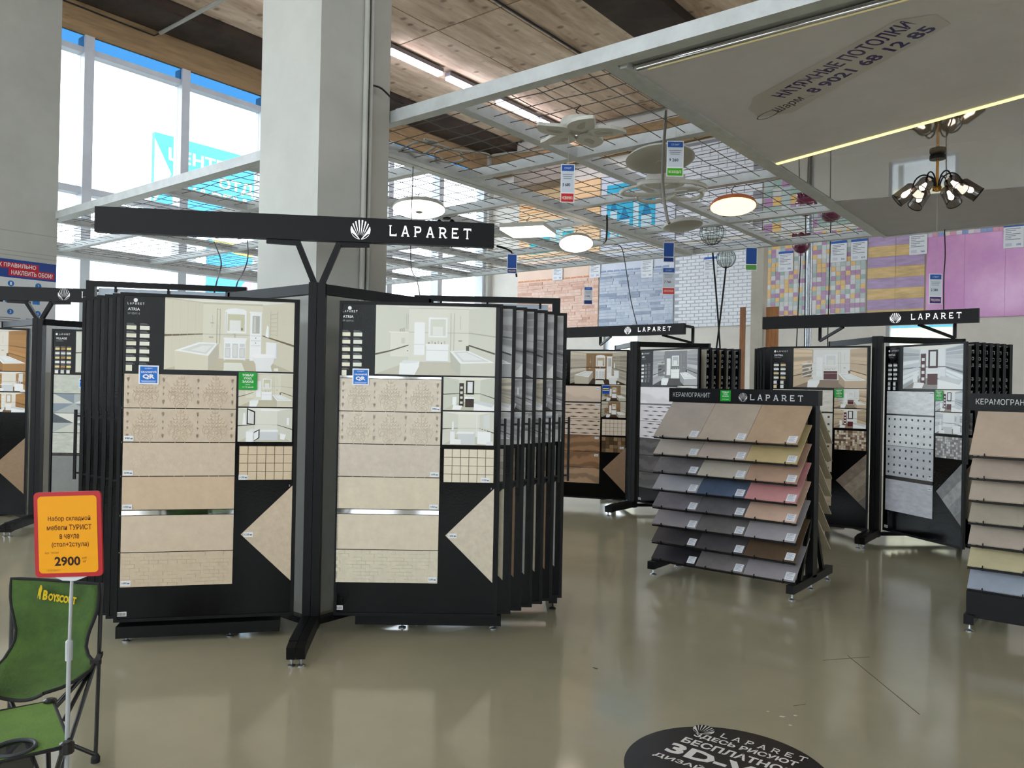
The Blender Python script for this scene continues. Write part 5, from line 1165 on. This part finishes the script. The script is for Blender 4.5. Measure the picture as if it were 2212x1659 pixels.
for k, (pl_, pr_) in enumerate(rows_):
    A, B = Vector(pl_), Vector(pr_); ro = []
    for i in range(n):
        u = i/(n-1); q = A.lerp(B, u); sag = 4*u*(1-u)*(.012+.004*k); ro.append((q.x, q.y+sag*(1 if k < 10 else .4)+.003*math.sin(7*u+k), q.z-(sag*.5 if k > 9 else 0)))
    g.append(ro)
vs = [p for r in g for p in r]; fs = [(i*n+k, i*n+k+1, (i+1)*n+k+1, (i+1)*n+k) for i in range(len(g)-1) for k in range(n-1)]
b.add(vs, fs)
fab = b.build('canvas_seat', GREEN, ch, smooth=True); md = fab.modifiers.new('thickness', 'SOLIDIFY'); md.thickness = .004
edge = [r[0] for r in g][::-1]+g[0][1:-1]+[r[-1] for r in g]
MB().tube(edge, .007, 7).build('piping', PIPE, fab, smooth=True)
MB().tube(g[-1], .007, 7).build('piping', PIPE, fab, smooth=True)
pr = Print(0); YL = (206, 176, 30)
pr.poly([(-.012, 0), (-.006, .02), (-.003, .0), (.002, .0), (.001, .025), (.003, .045), (.0, .058), (-.006, .06), (-.011, .04)], YL, 0)
pr.text('B', .010, .0, w=.020, h=.042, col=YL, lay=0, bold=.05); pr.text('OYSCOUT', .033, .0, w=.118, h=.032, col=YL, lay=0, bold=.05)
pr.build('lettering', fab, (-.088, .068, .672), (0, R(7.5), 0), m=M_PRINTM)
for (p, q) in (((.150, .105, .735), (.164, .06, .015)), ((-.228, .105, .75), (-.2, .06, .015)), ((.198, -.02, .44), (-.15, -.28, .015)), ((-.2, -.02, .42), (.172, -.28, .015)), ((.164, .06, .03), (-.14, -.25, .36)), ((-.2, .06, .03), (.15, -.25, .36)), ((.198, -.025, .44), (.175, -.27, .02)), ((-.2, -.025, .42), (-.16, -.27, .02)), ((.2, -.03, .445), (.138, -.2, .33)), ((.178, .0, .43), (.175, -.2, .285))):
    MB().tube([p, q], .0085, 8).build('frame_tube', TUBE, ch, smooth=True)
for (x, y) in ((.164, .06), (-.2, .06), (.172, -.28), (-.15, -.28)): MB().lathe([(.018, 0), (.018, .02), (.010, .035)], 12, (x, y, 0)).build('foot_cap', M_RUBBER, ch)
MB().bx(.185, .222, -.04, -.02, .44, .46).build('strap_tab', PIPE, ch)
MB().bar((.155, .1, .44), (.205, -.03, .445), .02, .016).build('strap_tab', PIPE, ch)
# table
tb = empty('folding_table', (-2.858, .934, 0), R(-14.5), 'low green canvas folding table with a mesh cup holder', 'table')
b = MB(); L, Wd = .43, .43; gx, gy = 14, 14
hole = (.14, .055, .05)
for i in range(gx):
    for j in range(gy):
        x0, x1, y0, y1 = -L/2+L*i/gx, -L/2+L*(i+1)/gx, .20-Wd+Wd*j/gy, .20-Wd+Wd*(j+1)/gy
        if math.hypot((x0+x1)/2-hole[0], (y0+y1)/2-hole[1]) < hole[2]: continue
        def zz(x, y): return .448-.008*math.cos(math.pi*x/L)*math.cos(math.pi*(y+.015)/Wd)
        b.add([(x0, y0, zz(x0, y0)), (x1, y0, zz(x1, y0)), (x1, y1, zz(x1, y1)), (x0, y1, zz(x0, y1))], [(0, 1, 2, 3)])
top = b.build('canvas_top', mat('light_green_canvas', (96, 132, 42), .85, noise=(7, .15), bump=(120, .12)), tb); md = top.modifiers.new('thickness', 'SOLIDIFY'); md.thickness = .003
MB().tube([(-L/2, -.23, .448), (L/2, -.23, .448), (L/2, .2, .448), (-L/2, .2, .448)], .007, 7, closed=True).build('piping', PIPE, top, smooth=True)
MB().tube([(hole[0]+.058*math.cos(a), hole[1]+.058*math.sin(a), .45) for a in [2*math.pi*k/20 for k in range(20)]], .006, 7, closed=True).build('cup_ring', mat('dark_grey_trim', (52, 58, 60), .6), top, smooth=True)
MB().lathe([(.056, .445), (.054, .38), (.05, .36), (.001, .358)], 20, (hole[0], hole[1], 0)).build('mesh_cup', mat_glass('grey_netting', (.35, .37, .37), .03, .5), top)
for sx in (-1, 1):
    for sy in (-1, 1):
        MB().lathe([(.022, .425), (.022, .455), (.012, .46)], 10, (sx*(L/2-.01), -.015+sy*(Wd/2-.01), 0)).build('corner_cap', TUBE, tb)
        MB().tube([(sx*(L/2-.02), -.015+sy*(Wd/2-.02), .43), (-sx*(L/2-.04), -.015+sy*(Wd/2-.04), .012)], .008, 8).build('leg', TUBE, tb, smooth=True)
# price sign on a clear rod
sg = empty('price_sign', (-2.655, 1.085, 0), R(38.6), 'red framed orange price plaque on a clear rod', 'price sign')
MB().lathe([(.001, 0), (.09, 0), (.09, .006), (.012, .012)], 24).build('base', mat('clear_acrylic_base', (180, 184, 188), .2), sg)
CL = mat('clear_acrylic_rod', (168, 172, 174), .15, spec=.8)
MB().tube([(0, 0, .01), (0, 0, .74)], .007, 10).build('rod', CL, sg, smooth=True); MB().tube([(.0, .0, .72), (.004, 0, .97)], .0055, 10).build('rod', CL, sg, smooth=True); MB().lathe([(.011, .70), (.011, .76), (.007, .765)], 12).build('clamp', CL, sg)
MB().prism([(-.06, 0), (.06, 0), (.02, -.016), (-.02, -.016)], -.01, .012).build('bracket', mat('clear_acrylic_holder', (206, 210, 212), .2), sg, (0, 0, .972))
def rrect(w, h, r, n=5):
    P = []
    for (sx, sz, a0) in ((1, -1, -90), (1, 1, 0), (-1, 1, 90), (-1, -1, 180)):
        for k in range(n+1): a = R(a0+90*k/n); P.append((sx*(w/2-r)+r*math.cos(a), sz*(h/2-r)+r*math.sin(a)))
    return P
pl = MB().prism(rrect(.214, .270, .014), -.004, .004).build('plaque', mat('red_plastic_frame', (176, 18, 32), .3), sg, (-.003, -.012, 1.105), (0, R(-2.8), 0))
ins = Print(-.005); ins.poly(rrect(.188, .244, .012), (232, 158, 22), 0); BR = (88, 40, 24)
ins.text('Набор складной', -.062, .040, w=.135, h=.019, col=BR, lay=1, bold=.012); ins.text('мебели ТУРИСТ', -.066, .014, w=.142, h=.017, col=BR, lay=1, bold=.012)
ins.text('в чехле', -.026, -.014, w=.062, h=.015, col=BR, lay=1, bold=.012); ins.text('(стол+2стула)', -.052, -.043, w=.118, h=.019, col=BR, lay=1, bold=.012)
ins.text('Арт. 782089', -.075, -.062, w=.045, h=.008, col=(150, 96, 30), lay=1); ins.text('2900', -.044, -.100, w=.082, h=.030, col=(48, 26, 20), lay=1, bold=.03)
ins.text('руб', .044, -.080, w=.014, h=.008, col=BR, lay=1); ins.text('шт', .046, -.090, w=.011, h=.006, col=BR, lay=1); ins.text('ГИПЕРМАРКЕТ', -.07, -.116, w=.045, h=.006, col=(170, 110, 30), lay=1)
ins.build('printed_insert', pl, m=M_PRINTM)
